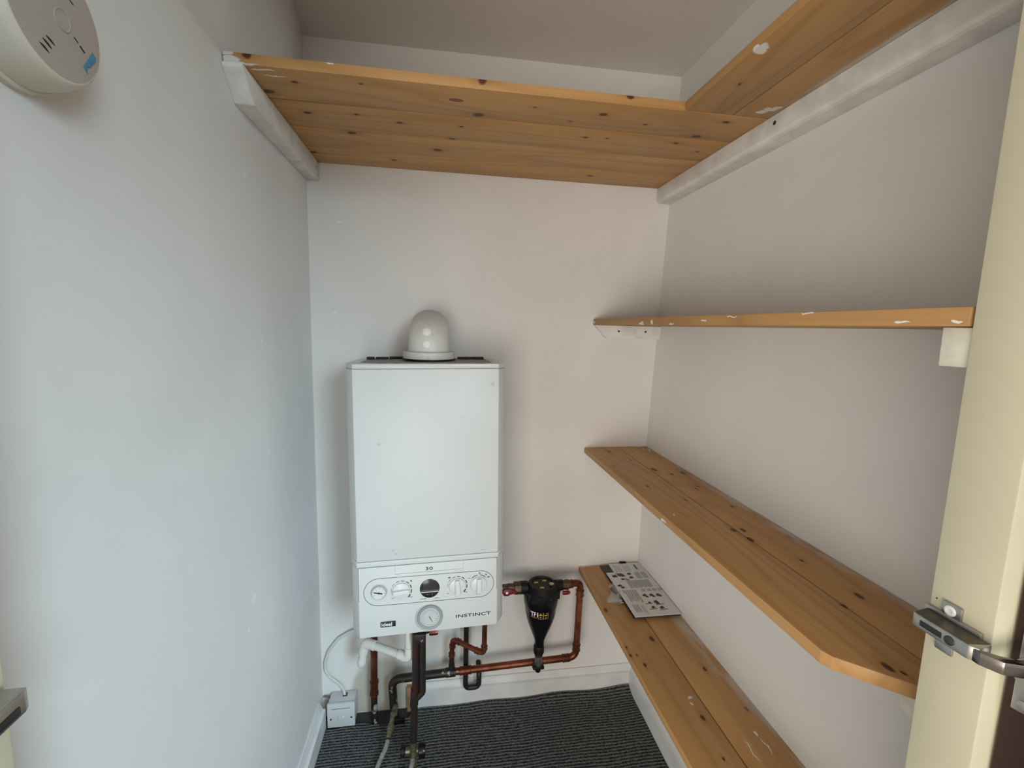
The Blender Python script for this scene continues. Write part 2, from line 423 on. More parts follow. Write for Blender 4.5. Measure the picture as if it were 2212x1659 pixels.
# carpet, cut short round the pipes, its back edge curling up the skirting
bm = B()
NX, NY = 60, 70
def cz(x, y):
    z = .004 + .0012*math.sin(x*19)+.0010*math.sin(y*23+x*5)
    if x > .25:
        e = max(0, 1-(-y-.02)/.06); t = min(1, (x-.25)/.8)
        z += e*e*(.004+.013*t+.003*math.sin(x*26))
    return z
def yb(x):
    if x < .26: return -.056-.006*math.sin(x*40)
    return -.056+.034*min(1, (x-.26)/.05)
G = []
for i in range(NX+1):
    x = .022+(W-.02-.022)*i/NX; col = []
    for j in range(NY+1):
        t = (j/NY)**1.7; y = yb(x)+(-1.09-yb(x))*t
        col.append(bm.verts.new((x, y, cz(x, y))))
    G.append(col)
top = []
for i in range(NX):
    for j in range(NY): top.append(bm.faces.new([G[i][j], G[i+1][j], G[i+1][j+1], G[i][j+1]]))
r = bmesh.ops.extrude_face_region(bm, geom=top)
for v in [g for g in r['geom'] if isinstance(g, bmesh.types.BMVert)]: v.co.z = -.0035
tag(obj('carpet', bm, M_carpet), 'charcoal grey ribbed carpet with a wavy edge covering the cupboard floor', 'carpet')

# ------------------------------------------------------------------ shelves
def planks(bm, along, a, b, joints, z0, z1, gaps, bev=.0012):
    """joints: sorted positions across; gap at each inner joint"""
    k = len(joints)
    for i in range(k-1):
        lo = joints[i]+(gaps[i-1]/2 if i > 0 else 0); hi = joints[i+1]-(gaps[i]/2 if i < k-2 else 0)
        if along == 0: box(bm, a, b, lo, hi, z0, z1, bev)
        else: box(bm, lo, hi, a, b, z0, z1, bev)
    for i in range(1, k-1):
        g = gaps[i-1]/2+.001
        if along == 0: F = box(bm, a+.001, b-.001, joints[i]-g, joints[i]+g, z0+.0025, z1-.0025)
        else: F = box(bm, joints[i]-g, joints[i]+g, a+.001, b-.001, z0+.0025, z1-.0025)
        for f in F: f.material_index = 1

def K(L, z, rx, ry, rz=.006): return [(x, y, z, rx*s, ry*s, rz) for (x, y, s) in L]
# long shelf across the back, four planks
knA = K([(.1036, -.4424, .8), (.2245, -.4615, .5), (.0425, -.3958, 1.4), (.0917, -.3166, 1.1), (.193, -.3305, .7), (.1647, -.2301, 1.4), (.0404, -.0815, 1.2),
         (.4478, -.3834, 1.5), (.2813, -.31, 1.0), (.4156, -.3187, .7), (.3966, -.2463, .9), (.3613, -.1693, 1.5), (.2441, -.0698, 1.0),
         (.7019, -.4394, 1.1), (.8054, -.4147, .6), (.9631, -.4602, 1.0), (.9426, -.3817, 1.4), (.7519, -.3285, .5), (.9179, -.3375, .9), (.9935, -.3006, .7),
         (.7972, -.0687, 1.0), (.5568, -.4397, .5), (.7011, -.3223, .8), (.6436, -.3951, .4)], ZS, .0075, .0055)
knA += [(.447, -.488, ZS+.017, .008, .012, .009), (.738, -.488, ZS+.017, .008, .012, .006), (.040, -.490, ZS+.016, .007, .012, .007), (.86, -.488, ZS+.014, .004, .012, .006)]
paA = [(.012, -.49, ZS+.006, .016, .01, .006), (.026, -.49, ZS+.001, .03, .01, .002), (.06, -.475, ZS, .022, .003, .003), (.008, -.49, ZS+.016, .012, .01, .004), (.075, -.458, ZS, .02, .002, .003), (.175, -.489, ZS+.018, .006, .01, .003)]
m = pine('knotty_pine_back_shelf', 0, knA, paA, [-.3668, -.2405, -.1207], 1.0)
bm = B(); planks(bm, 0, .001, WR(ZS)-.003, [-.4875, -.3668, -.2405, -.1207, -.001], ZS, ZS+.018, [.0042, .0022, .0020])
shA = tag(obj('wall_shelf', bm, [m, M_groove]), 'wide four-plank pine shelf across the back wall under the ceiling', 'shelf')
bm = B(); cyl(bm, (.4002, -.4368, ZS+.0004), (0, 0, -1), .0006, .0085, 20)
for v in bm.verts: v.co.x = .4002+(v.co.x-.4002)*1.75; v.co.y = -.4368+(v.co.y+.4368)*.75
obj('wood_filler', bm, simple('reddish_filler', lin(132, 58, 26), .5), shA, label='reddish oval filler patch')
# right-hand top shelf, two planks
knB = K([(.895, -.60, .6)], ZS, .004, .007)
paB = [(.862, -.700, ZS, .010, .012, .004), (.868, -.692, ZS, .008, .006, .004), (1.0025, -.515, ZS, .012, .006, .004), (1.012, -.526, ZS, .014, .006, .004), (1.022, -.535, ZS, .008, .008, .004)]
m = pine('pine_right_top_shelf', 1, knB, paB, [.9595], .88, [(1.040, -.75, ZS, .012, .24, .01)])
bm = B(); planks(bm, 1, -1.045, -.4900, [.8535, .9595, WR(ZS)-.003], ZS, ZS+.018, [.0016], .003)
tag(obj('wall_shelf', bm, [m, M_groove]), 'highest pine shelf on the right wall, seen from below with a white paint splash', 'shelf')
# right shelf at eye level
knC = []
paC = [(.85, -.355, 1.287, .004, .016, .003), (.85, -.41, 1.290, .004, .007, .006), (.85, -.36, 1.291, .004, .004, .002), (.85, -.70, 1.2985, .004, .014, .001), (.85, -.62, 1.293, .004, .009, .0016), (.85, -.985, 1.2885, .004, .010, .0012), (.85, -1.035, 1.2895, .004, .007, .0014), (.85, -.86, 1.301, .004, .01, .001), (.85, -.012, 1.293, .004, .007, .004), (.85, -.50, 1.287, .004, .01, .0015)]
m = pine('pine_eye_level_shelf', 1, knC, paC, [.955], .86)
bm = B(); planks(bm, 1, -1.047, -.001, [.8505, .955, WR(1.3)-.001], 1.2845, 1.3025, [.0014], .001)
tag(obj('wall_shelf', bm, [m, M_groove]), 'eye-level pine shelf on the right wall showing only its paint-flecked front edge', 'shelf')
# deep right shelf with the cut-off corner
knD = K([(.9048, -.0571, .9), (.938, -.15, .6), (.8622, -.2056, .5), (.966, -.243, 1.5), (.9967, -.2871, .9), (1.0361, -.2759, 1.3), (.8871, -.3699, .7),
         (1.0169, -.3807, .7), (1.0021, -.3961, .6), (.9364, -.464, .6), (1.0221, -.5096, .6), (.9494, -.6217, 1.0), (.9681, -.6235, 1.0), (.9552, -.6615, 1.1), (1.0397, -.6606, 1.2),
         (.9937, -.7447, .6), (.9984, -.8491, 1.0), (.9536, -.8687, .8), (.8999, -.9809, .9), (.9092, -.9919, .5)], .884, .0048, .0085)
paD = [(.85+.0, -.004, .884, .03, .003, .003), (1.03, -.008, .884, .02, .003, .003), (1.032, -.035, .884, .006, .006, .003), (1.046, -.045, .884, .004, .01, .003), (.995, -.065, .884, .004, .004, .003), (.840, -.54, .872, .004, .012, .004), (.865, -.54, .884, .003, .006, .002)]
m = pine('pine_corner_cut_shelf', 1, knD, paD, [.9545], .98, [(1.060, -.62, .884, .020, .40, .01), (1.060, -.2, .884, .008, .25, .01)])
bm = B()
prism(bm, [(.8405, -.001), (.9537, -.001), (.9537, -1.045), (.9375, -1.038), (.8485, -.957), (.8435, -.945)], 2, .866, .884, .0015)
prism(bm, [(.9553, -.001), (W-.0015, -.001), (W-.0015, -1.045), (.9553, -1.045)], 2, .866, .884, .0012)
for f in box(bm, .9535, .9555, -1.04, -.003, .868, .8825): f.material_index = 1
tag(obj('wall_shelf', bm, [m, M_groove]), 'third pine shelf down on the right wall, its front corner cut off diagonally', 'shelf')
# lowest right shelf
knE = K([(.9259, -.374, 1.3), (.866, -.4598, .9), (1.0045, -.4903, .9), (.9216, -.6164, 1.0), (1.0297, -.6079, .8), (.9102, -.7055, .5), (.8436, -.4246, .8), (.8606, -.4238, .5), (.8456, -.3966, .6), (.8466, -.2429, 1.2)], .467, .0045, .0075)
paE = [(.9225, -.565, .467, .006, .004, .002), (.9165, -.58, .467, .0025, .006, .002), (.975, -.70, .467, .0012, .022, .002), (1.012, -.69, .467, .0015, .022, .002), (.86, -.004, .467, .03, .003, .003), (1.01, -.665, .467, .003, .006, .002)]
m = pine('pine_lowest_shelf', 1, knE, paE, [.944], 1.0, [(1.060, -.42, .467, .034, .20, .01), (1.060, -.6, .467, .014, .3, .01)])
bm = B(); planks(bm, 1, -1.047, -.001, [.8405, .944, W-.0015], .449, .467, [.0020], .0013)
tag(obj('wall_shelf', bm, [m, M_groove]), 'lowest pine shelf on the right wall, holding the leaflets', 'shelf')

# battens that carry the shelves
t = thing('shelf_batten', 'white batten under the left end of the back shelf, on the left wall', 'batten', (.017, -.24, 1.66), group=None)
bm = B(); prism(bm, [(-.001, ZS-.0005), (-.001, 1.6635), (-.447, 1.662), (-.492, 1.7035), (-.4925, ZS-.0005)], 0, 0.0, .034, .0012); obj('rail', bm, M_batten, t)
bm = B(); cyl(bm, (.0338, -.03, 1.690), (1, 0, 0), .0008, .0022, 12); obj('screw', bm, M_screw, t)
t = thing('shelf_batten', 'long white batten under the top shelves along the right wall', 'batten', (W+.01, -.5, 1.66))
bm = B(); prism(bm, [(1.037, ZS-.0005), (1.037, 1.6745), (1.0405, 1.669), (1.046, 1.6665), (WR(1.67)+.001, 1.6655), (WR(1.7)+.001, ZS-.0005)], 1, -1.04, -.006, .0006); obj('rail', bm, M_batten, t)
for y, z in ((-.513, 1.6945), (-.895, 1.700)):
    bm = B(); lathe(bm, [(0, .004), (.0006, .0042), (.0008, .0030)], (1.0369, y, z), (-1, 0, 0), 12); obj('screw', bm, M_screw, t)
t = thing('shelf_batten', 'short white batten with slanted end under the eye-level shelf, on the back wall', 'batten', (.97, -.012, 1.243))
bm = B()
for a, b in (((.8495, 1.2838), (1.0665, 1.2838)),):
    lo = [(.852, 1.2838), (WR(1.28)-.0005, 1.2838), (WR(1.25)-.0005, 1.2435), (.889, 1.2435)]
    prism(bm, lo, 1, -.025, -.0005, .001)
obj('rail', bm, M_batten, t)
for x in (.928, 1.018):
    bm = B(); cyl(bm, (x, -.0248, 1.266), (0, -1, 0), .0008, .0034, 12); obj('screw', bm, M_screw, t)
bm = B(); prism(bm, [(-1.0485, 1.2835), (-1.022, 1.2838), (-1.0225, 1.2465), (-1.0485, 1.2465)], 0, .8545, 1.05, .0012)
tag(obj('shelf_batten', bm, M_creamblock), 'cream batten end under the eye-level shelf, against the right jamb', 'batten')
bm = B(); prism(bm, [(-1.0485, .8655), (-.992, .8655), (-.992, .846), (-1.0485, .812)], 0, .908, W-.001, .0012)
tag(obj('shelf_batten', bm, M_creamblock), 'cream batten end under the corner-cut shelf, against the right jamb', 'batten')

# ------------------------------------------------------------------ boiler
def Rm(a, b, c): return Matrix.Rotation(a, 3, 'Z') @ Matrix.Rotation(b, 3, 'X') @ Matrix.Rotation(c, 3, 'Y')
R3 = Rm(.0312, -.0278, -.0113)
org = Vector((.3448, -.2802, .8264)) + R3 @ Vector((0, 0, -.35025))
MB = Matrix.Translation(org) @ R3.to_4x4()
H = .7005; HB = -.262
boi = thing('boiler', 'white wall-hung boiler with dials on its lower front panel', 'boiler', M=MB)
U = lambda u: u-.1775
def plan(d=0, back=HB): return [(U(0+d), -(0-d)), (U(.355-d), -(0-d)), (U(.375-d*.6), .036), (U(.375-d*.6), -back), (U(-.02+d*.6), -back), (U(-.02+d*.6), .036)]
def bpart(name, bm, mat, parent=boi, label=None):
    return obj(name, bm, mat, parent, local=True, label=label)
bm = B(); prism(bm, plan(), 2, .2040, .6876, .0010); bpart('casing', bm, M_boiler)
bm = B(); prism(bm, plan(-.0012), 2, .1895, .2030, .0012); bpart('lower_lip', bm, M_boiler)
bm = B(); prism(bm, plan(.0014), 2, .1, .69); bpart('seam', bm, M_seam, label='dark seam between casing and lid')
bm = B(); prism(bm, plan(.0002), 2, .6882, H, .0018); lid = bpart('lid', bm, M_boiler2)
bm = B(); prism(bm, [(U(.06), .018), (U(.315), .018), (U(.345), .05), (U(.345), -HB-.01), (U(.012), -HB-.01), (U(.012), .05)], 2, H-.0005, H+.0012)
bpart('top_plate', bm, M_dust, lid, label='dusty grey plate round the flue')
random.seed(3)
for (u, w_, d) in ((.05, .035, .215), (.09, .04, .225), (.29, .05, .215), (.325, .03, .205), (.02, .02, .20)):
    bm = B(); box(bm, U(u)-w_/2, U(u)+w_/2, d-.012, d+.012, H+.001, H+.0065+random.random()*.003, .002)
    bpart('debris', bm, M_dark, lid, label='dark crumbled sealant along the wall')
bm = B(); prism(bm, plan(.0012), 2, 0, .1885, .0018); cp = bpart('control_panel', bm, M_boiler)
YF = -.0012+.0012   # front plane of the panel (local y)
def front(bm): return mv(bm, (0, .0008, 0))
def ring_strip(bm, pts, w, y0, y1, close=True):
    """thin raised line following 2D points in the panel plane"""
    n = len(pts); L = []
    for i, p in enumerate(pts):
        a = Vector(pts[i-1]) if (i > 0 or close) else Vector(p); b = Vector(pts[(i+1) % n]) if (i < n-1 or close) else Vector(p)
        d = (b-a).normalized(); nrm = Vector((-d.y, d.x)); p = Vector(p)
        o, q = p+nrm*w/2, p-nrm*w/2
        L.append([bm.verts.new((o.x, y0, o.y)), bm.verts.new((q.x, y0, q.y)), bm.verts.new((q.x, y1, q.y)), bm.verts.new((o.x, y1, o.y))])
    for i in range(n if close else n-1):
        a, b = L[i], L[(i+1) % n]
        for k in range(4): bm.faces.new([a[k], b[k], b[(k+1) % 4], a[(k+1) % 4]])
F0 = .0012  # panel front is recessed by this much
def arc(cu, cv, r, a0, a1, n=20): return [(U(cu)+r*math.cos(math.radians(a0+(a1-a0)*i/n)), cv+r*math.sin(math.radians(a0+(a1-a0)*i/n))) for i in range(n+1)]
# stadium outline
cvm = .1195; rr = .0362
bm = B(); ring_strip(bm, arc(.0500, cvm+.001, rr, 90, 270)+arc(.3085, cvm-.001, rr, -90, 90), .0011, F0-.0003, F0+.0006); bpart('outline', bm, M_ink, cp, 'thin grey outline round the controls')
bm = B(); ring_strip(bm, [(U(.091), .187), (U(.091), .1648), (U(.2648), .1648), (U(.2648), .187)], .0006, F0-.0002, F0+.0006, False); bpart('flap_line', bm, M_thinink, cp, 'fine outline of the flap')
bm = B(); box(bm, U(.172), U(.184), F0-.0006, F0+.001, .1636, .1646); bpart('flap_notch', bm, M_greyrec, cp)
tb = mv(text_bm('30', .0082, sx=1.5, bold=.022, space=1.15), (U(.1677), F0, .1690)); bpart('lettering', tb, M_ink, cp, 'black number 30')
tb = mv(text_bm('INSTINCT', .0084, sx=1.70, bold=.012, space=1.05), (U(.2447), F0, .0300)); bpart('lettering', tb, M_ink, cp, 'black wide model lettering')
tb = mv(text_bm('2', .003, sx=1.3, bold=.02), (U(.3250), F0, .0368)); bpart('lettering', tb, M_ink, cp, 'small superscript 2')
bm = B(); prism(bm, [(U(.0527), .0252), (U(.072), .0246), (U(.0907), .0250), (U(.0909), .0398), (U(.072), .0403), (U(.053), .0398)], 1, F0-.0006, F0+.0006, .0002); bd = bpart('badge', bm, M_ink, cp, 'black badge with white lettering')
tb = mv(text_bm('ideal', .0092, sx=1.12, bold=.018), (U(.0555), F0-.0006, .0278)); bpart('lettering', tb, M_white, bd, 'white lettering')
# pressure gauge
bm = B(); lathe(bm, [(0, .0205), (.0008, .0203), (.0012, .0196)], (U(.0508), F0, .1215), (0, -1, 0), 40); lathe(bm, [(0, .0182), (.007, .0182), (.0078, .0172), (.0070, .0160), (.0060, .0160)], (U(.0508), F0, .1215), (0, -1, 0), 40); g = bpart('pressure_gauge', bm, simple('gauge_grey_ring', (.46, .46, .465), .35), cp)
bm = B(); cyl(bm, (U(.0508), F0-.0062, .1215), (0, -1, 0), .0004, .0160, 40); bpart('dial', bm, simple('gauge_face', (.66, .65, .655), .4), g)
def needle(bm, cu, cv, ang, l0, l1, w0, w1, y):
    d = Vector((math.cos(ang), math.sin(ang))); nn = Vector((-d.y, d.x)); c = Vector((U(cu), cv))
    pts = [c-d*l0+nn*w0, c+d*l1+nn*w1, c+d*l1-nn*w1, c-d*l0-nn*w0]
    prism(bm, [tuple(p) for p in pts], 1, y-.0006, y)
bm = B(); needle(bm, .0508, .1215, math.radians(167), .009, .0120, .0018, .0011, F0-.0072); cyl(bm, (U(.0508), F0-.0066, .1215), (0, -1, 0), .0014, .0024, 16); bpart('needle', bm, M_ink, g)
bm = B()
for k in range(7):
    a = math.radians(205-k*42); needle(bm, .0508, .1215, a, -.0118, .0148, .0003, .0003, F0-.0066)
bpart('scale_marks', bm, M_thinink, g)
# control knobs
def knob(cu, cv, r, ang, name='control_knob'):
    o = Vector((U(cu), F0, cv)); bm = B()
    lathe(bm, [(0, r), (.004, r), (.0052, r-.0012), (.0054, r-.003), (.0060, r-.004)], o, (0, -1, 0), 40)
    k = bpart(name, bm, M_knob, cp)
    bm = B(); L = r-.0016
    prism(bm, [(-L, -.0050), (-L*.82, -.0056), (L*.82, -.0056), (L, -.0050), (L, .0050), (L*.82, .0056), (-L*.82, .0056), (-L, .0050)], 1, -.0140, -.005, .0014)
    bm.transform(Matrix.Rotation(-ang, 4, 'Y')); mv(bm, (U(cu), F0, cv)); bpart('grip', bm, M_knob, k)
    return k
knob(.1061, .1193, .0218, math.radians(4)); knob(.2488, .1187, .0212, math.radians(93)); knob(.3048, .1181, .0208, math.radians(88))
def dash_arc(cu, cv, r, segs, name):
    bm = B()
    for a0, a1, w in segs: ring_strip(bm, arc(cu, cv, r, a0, a1, 6), w, F0-.0003, F0+.0005, False)
    return bpart(name, bm, M_ink, cp, 'black arc of dashes round a knob')
sg = lambda: [(185-i*30-3, 185-i*30-24, .0008+.00028*i) for i in range(8)]
dash_arc(.1061, .1200, .0255, sg(), 'scale_marks'); dash_arc(.2488, .1195, .0250, sg(), 'scale_marks')
dash_arc(.3048, .1185, .0250, [(134, 98, .0018), (82, 46, .0018), (92, 89, .0018), (142, 139, .0018), (40, 37, .0018)], 'scale_marks')
def tap_icon(bm, cu, cv, s=.005):
    box(bm, U(cu)-s*.5, U(cu)+s*.35, F0-.0003, F0+.0005, cv-s*.15, cv+s*.2); box(bm, U(cu)+s*.2, U(cu)+s*.5, F0-.0003, F0+.0005, cv-s*.5, cv+s*.1)
    box(bm, U(cu)-s*.1, U(cu)+s*.08, F0-.0003, F0+.0005, cv+s*.2, cv+s*.45); box(bm, U(cu)-s*.35, U(cu)+s*.35, F0-.0003, F0+.0005, cv+s*.45, cv+s*.58)
def rad_icon(bm, cu, cv, s=.0055):
    for k in range(4): box(bm, U(cu)+s*(k-1.5)*.28-.0005, U(cu)+s*(k-1.5)*.28+.0005, F0-.0003, F0+.0005, cv-s*.35, cv+s*.35)
    box(bm, U(cu)-s*.55, U(cu)+s*.55, F0-.0003, F0+.0005, cv-.0003, cv+.0005)
for fn, cu_, cv_, s_ in ((tap_icon, .1305, .1434, .005), (tap_icon, .3068, .1482, .0046), (tap_icon, .3242, .1424, .0046), (rad_icon, .2281, .1430, .0055), (rad_icon, .3307, .1358, .005)):
    bm = B(); fn(bm, cu_, cv_, s_); bpart('tap_symbol' if fn is tap_icon else 'radiator_symbol', bm, M_ink, cp)
for u, v, tx in ((.0810, .0998, 'min'), (.1262, .0990, 'max'), (.1540, .0902, 'preheat'), (.1890, .0898, 'restart'), (.2210, .0990, 'min'), (.2672, .0985, 'max'), (.2990, .0905, 'mode'), (.2770, .1355, 'off')):
    bpart('lettering', mv(text_bm(tx, .0028, sx=1.2, bold=.01), (U(u), F0, v)), M_thinink, cp, 'tiny grey caption under a knob')
# round display
bm = B(); lathe(bm, [(0, .0252), (.0010, .0252), (.0014, .0244)], (U(.1776), F0, .1188), (0, -1, 0), 44); dsp = bpart('display', bm, M_lcd, cp, 'round dark display window')
r_ = .0240
def chord(v0, v1, nn=14):
    a = [(math.sqrt(max(0, r_*r_-v*v)), v) for v in [v0+(v1-v0)*i/nn for i in range(nn+1)]]
    return [(U(.1776)+x, .1188+v) for x, v in a]+[(U(.1776)-x, .1188+v) for x, v in reversed(a)]
bm = B(); prism(bm, chord(-.0078, -.0035), 1, F0-.0017, F0-.0013); bpart('display_strip', bm, M_lcd2, dsp)
bm = B(); prism(bm, chord(-.0100, -.0083), 1, F0-.0018, F0-.0013); bpart('divider', bm, M_white, dsp, 'white divider line')
for du in (-.007, .0055):
    bm = B(); prism(bm, [(U(.1776)+du, .1022), (U(.1776)+du+.0012, .1030), (U(.1776)+du+.0022, .1048), (U(.1776)+du+.0008, .1040)], 1, F0-.0018, F0-.0012)
    bpart('symbol', bm, M_white, dsp)
# big timer dial in its round recess
bm = B(); lathe(bm, [(0, .0365), (.0006, .0365), (.0007, .0355)], (U(.1748), F0, .0388), (0, -1, 0), 48); bpart('dial_recess', bm, M_greyrec, cp)
bm = B(); lathe(bm, [(0, .0318), (.0060, .0316), (.0075, .0300), (.0068, .0262), (.0040, .0254)], (U(.1775), F0-.0004, .0425), (0, -1, 0), 48); tm = bpart('timer_dial', bm, M_greybez, cp)
bm = B(); lathe(bm, [(0, .0256), (.0050, .0256), (.0056, .0246), (.0050, .0160), (.0060, .0150), (.0060, 0)], (U(.1773), F0-.0004, .0422), (0, -1, 0), 48); bpart('dial', bm, M_clock, tm)
bm = B()
for k in range(24):
    a = math.radians(k*15); needle(bm, .1773, .0422, a, -.0185, .0228, .0003, .0003, F0-.0058)
bpart('scale_marks', bm, M_thinink, tm)
bm = B(); needle(bm, .1773, .0422, math.radians(-62), .004, .014, .0009, .0004, F0-.0064); bpart('needle', bm, M_ink, tm)
# connections under the casing
bm = B(); tube(bm, [(.245+U(.0575)-.245+.02, .07, -.038), (U(.275), .055, -.030)], .007, 12); 
fb = B()
tube(fb, [(.305, -.225, .42), (.35, -.215, .43), (.452, -.20, .438)], .0075, 12); box(fb, .3005, .336, -.243, -.208, .405, .435, .004)
bm.free(); obj('connection_rail', fb, M_tar, boi, label='blackened valve rail under the casing')
bm = B(); lathe(bm, [(0, .010), (.004, .011), (.020, .011), (.024, .010)], (.345, -.222, .428), (1, 0, .05), 6); obj('union_nut', bm, M_copperd, boi, label='copper coloured union nut')

# flue elbow standing on the boiler and turning into the wall
fx = .3405
fl = thing('flue_elbow', 'domed off-white flue elbow on top of the boiler with two round plugs', 'flue', (fx, -.14, 1.175))
ztop = 1.178
bm = B(); pts = [(fx, -.14, ztop+.004), (fx, -.14, 1.2005)] + [(fx, -.082-.058*math.cos(a), 1.2005+.058*math.sin(a)) for a in [math.radians(x) for x in range(6, 91, 6)]] + [(fx, -.002, 1.2585)]
tube(bm, pts, .0553, 40); obj('hood', bm, M_fluew, fl)
bm = B(); lathe(bm, [(0, .0690), (.0175, .0690), (.0190, .0675), (.0195, .056)], (fx, -.14, ztop+.003), (0, 0, 1), 48); co = obj('collar', bm, M_fluew, fl)
bm = B(); box(bm, fx-.002, fx+.003, -.2105, -.2075, ztop+.004, ztop+.0205, .0008); obj('clip', bm, M_fluew, co)
bm = B(); lathe(bm, [(0, .0715), (.0035, .0715), (.0036, .05)], (fx, -.14, ztop), (0, 0, 1), 48); obj('gasket', bm, M_blackm, fl, label='black rubber gasket ring')
for z, y, a, r in ((1.2525, -.1812, 27.3, .0108), (1.2205, -.1925, 10.5, .0094)):
    bm = B(); d = Vector((0, -math.cos(math.radians(a)), math.sin(math.radians(a))))
    lathe(bm, [(-.004, r), (.0016, r), (.0022, r-.0012)], (fx-.0045, y, z), d, 28); obj('plug', bm, M_plug, fl, label='round off-white test plug')

# ------------------------------------------------------------------ pipework
def bead(bm, p, d, r, l=.016, e=.0016):
    """soldered socket collar with rolled bead, centred on p along d"""
    p = Vector(p); d = Vector(d).normalized()
    lathe(bm, [(-l/2, r+.0002), (-l/2+.0005, r+e*1.5), (-l/2+.0025, r+e*1.6), (-l/2+.0035, r+e*.8), (l/2-.0035, r+e*.8), (l/2-.0025, r+e*1.6), (l/2-.0005, r+e*1.5), (l/2, r+.0002)], p, d, 20)
# white overflow (condensate) pipe
t = thing('condensate_pipe', 'white plastic overflow pipe zigzagging under the left of the boiler', 'pipe', (.22, -.12, .25))
bm = B(); e1 = (.2905, -.203, .338); e2 = (.156, -.118, .334)
tube(bm, [(.2875, -.203, .4735), e1, e2, (.144, -.116, .262), (.142, -.03, .243), (.142, -.001, .243)], .0114, 18, .016); obj('pipe', bm, M_pvc, t)
V = Vector
def elbow(bm, p, a, b, l, r, bend=.016):
    p = V(p); tube(bm, [p+V(a).normalized()*l, p, p+V(b).normalized()*l], r, 18, bend)
dr = (V(e2)-V(e1)).normalized()
bm = B(); elbow(bm, e1, (0, 0, 1), dr, .036, .0140); obj('elbow_fitting', bm, M_pvc, t)
bm = B(); elbow(bm, e2, -dr, (-.012, .002, -.07), .036, .0140); obj('elbow_fitting', bm, M_pvc, t)
bm = B(); elbow(bm, (.144, -.116, .262), (.012, 0, .07), (0, .086, -.019), .020, .0136); obj('elbow_fitting', bm, M_pvc, t)
# brown copper pipe down to the floor behind it
t = thing('gas_pipe', 'thick brown copper pipe dropping to the floor beside the fused switch', 'pipe', (.166, -.04, 0))
bm = B(); tube(bm, [(.1715, -.04, .468), (.167, -.04, .0945)], .011, 18); obj('pipe', bm, M_copperd, t)
bm = B(); tube(bm, [(.1672, -.04, .105), (.167, -.04, .05), (.169, -.043, .012), (.170, -.044, -.0035)], .0102, 18); obj('lower_pipe', bm, M_tarw, t, label='blackened lower length')
bm = B(); bead(bm, (.1682, -.04, .137), (0, 0, 1), .0112, .010); bead(bm, (.1676, -.04, .098), (0, 0, 1), .0112, .012); lathe(bm, [(0, .0122), (.04, .0122)], (.1676, -.04, .097), (0, 0, 1), 18); obj('coupling', bm, M_copperd, t)
# horizontal blackened return with copper continuation up to the filter
t = thing('heating_return_pipe', 'horizontal pipe along the skirting, black on the left and bright copper to the filter', 'pipe', (.5, -.065, 0))
A0 = V((.225, -.057, .154)); A1 = V((.822, -.070, .186)); Jn = A0+(A1-A0)*.33
bm = B(); tube(bm, [(.233, -.057, .006), (.2285, -.057, .09), (A0.x, A0.y, A0.z), tuple(Jn)], .0130, 18, .026); obj('black_pipe', bm, M_tarw, t, label='blackened pipe with white paint flecks')
bm = B(); tube(bm, [tuple(Jn), tuple(A1), (.826, -.072, .452), (.7895, -.0765, .452)], .0110, 18, .026); obj('copper_pipe', bm, M_copper, t, label='bright copper pipe')
dd = (A1-A0).normalized()
for f in (.355, .385): 
    bm = B(); bead(bm, A0+(A1-A0)*(f+.018), dd, .0112, .020); obj('coupling', bm, M_copper, t)
bm = B(); bead(bm, A1-dd*.034, dd, .0112, .022); bead(bm, A1+V((.0005, 0, .036)), (0, 0, 1), .0112, .022); obj('elbow_fitting', bm, M_copper, t)
bm = B(); bead(bm, (.8255, -.0718, .416), (0, 0, 1), .0112, .020); bead(bm, (.789, -.0765, .452), (1, 0, 0), .0112, .016); obj('elbow_fitting', bm, M_copper, t)
bm = B(); lathe(bm, [(0, .0145), (.030, .0145)], tuple(Jn-dd*.028), dd, 16); tube(bm, [tuple(Jn-dd*.010), tuple(Jn-dd*.010+V((0, 0, .03)))], .0095, 14); obj('tee_fitting', bm, M_tarw, t)
# copper loop from the boiler to that tee
t = thing('copper_branch_pipe', 'thin copper pipe dropping from the right of the boiler and doubling back left', 'pipe', (.45, -.1, .2))
bm = B(); T = Jn-dd*.010
tube(bm, [(.509, -.132, .4735), (.5085, -.132, .274), (T.x+.002, T.y-.004, .283), (T.x, T.y, .226)], .0078, 16, .014); obj('pipe', bm, M_copper, t)
bm = B(); tube(bm, [(T.x, T.y, .228), (T.x, T.y, T.z+.031)], .0082, 14); obj('lower_pipe', bm, M_tarw, t, label='blackened paint-flecked stub')
e1 = V((.5085, -.132, .274)); e2 = V((T.x+.002, T.y-.004, .283)); dr = (e2-e1).normalized()
bm = B(); bead(bm, e1+V((0, 0, .022)), (0, 0, 1), .0079, .012); bead(bm, e1+dr*.024, dr, .0079, .013); obj('elbow_fitting', bm, M_copper, t)
bm = B(); bead(bm, e2-dr*.022, dr, .0079, .013); bead(bm, e2+V((0, 0, -.024)), (0, 0, 1), .0079, .012); obj('elbow_fitting', bm, M_copper, t)
bm = B(); bead(bm, (T.x, T.y, .226), (0, 0, 1), .0080, .012); obj('coupling', bm, M_copper, t)
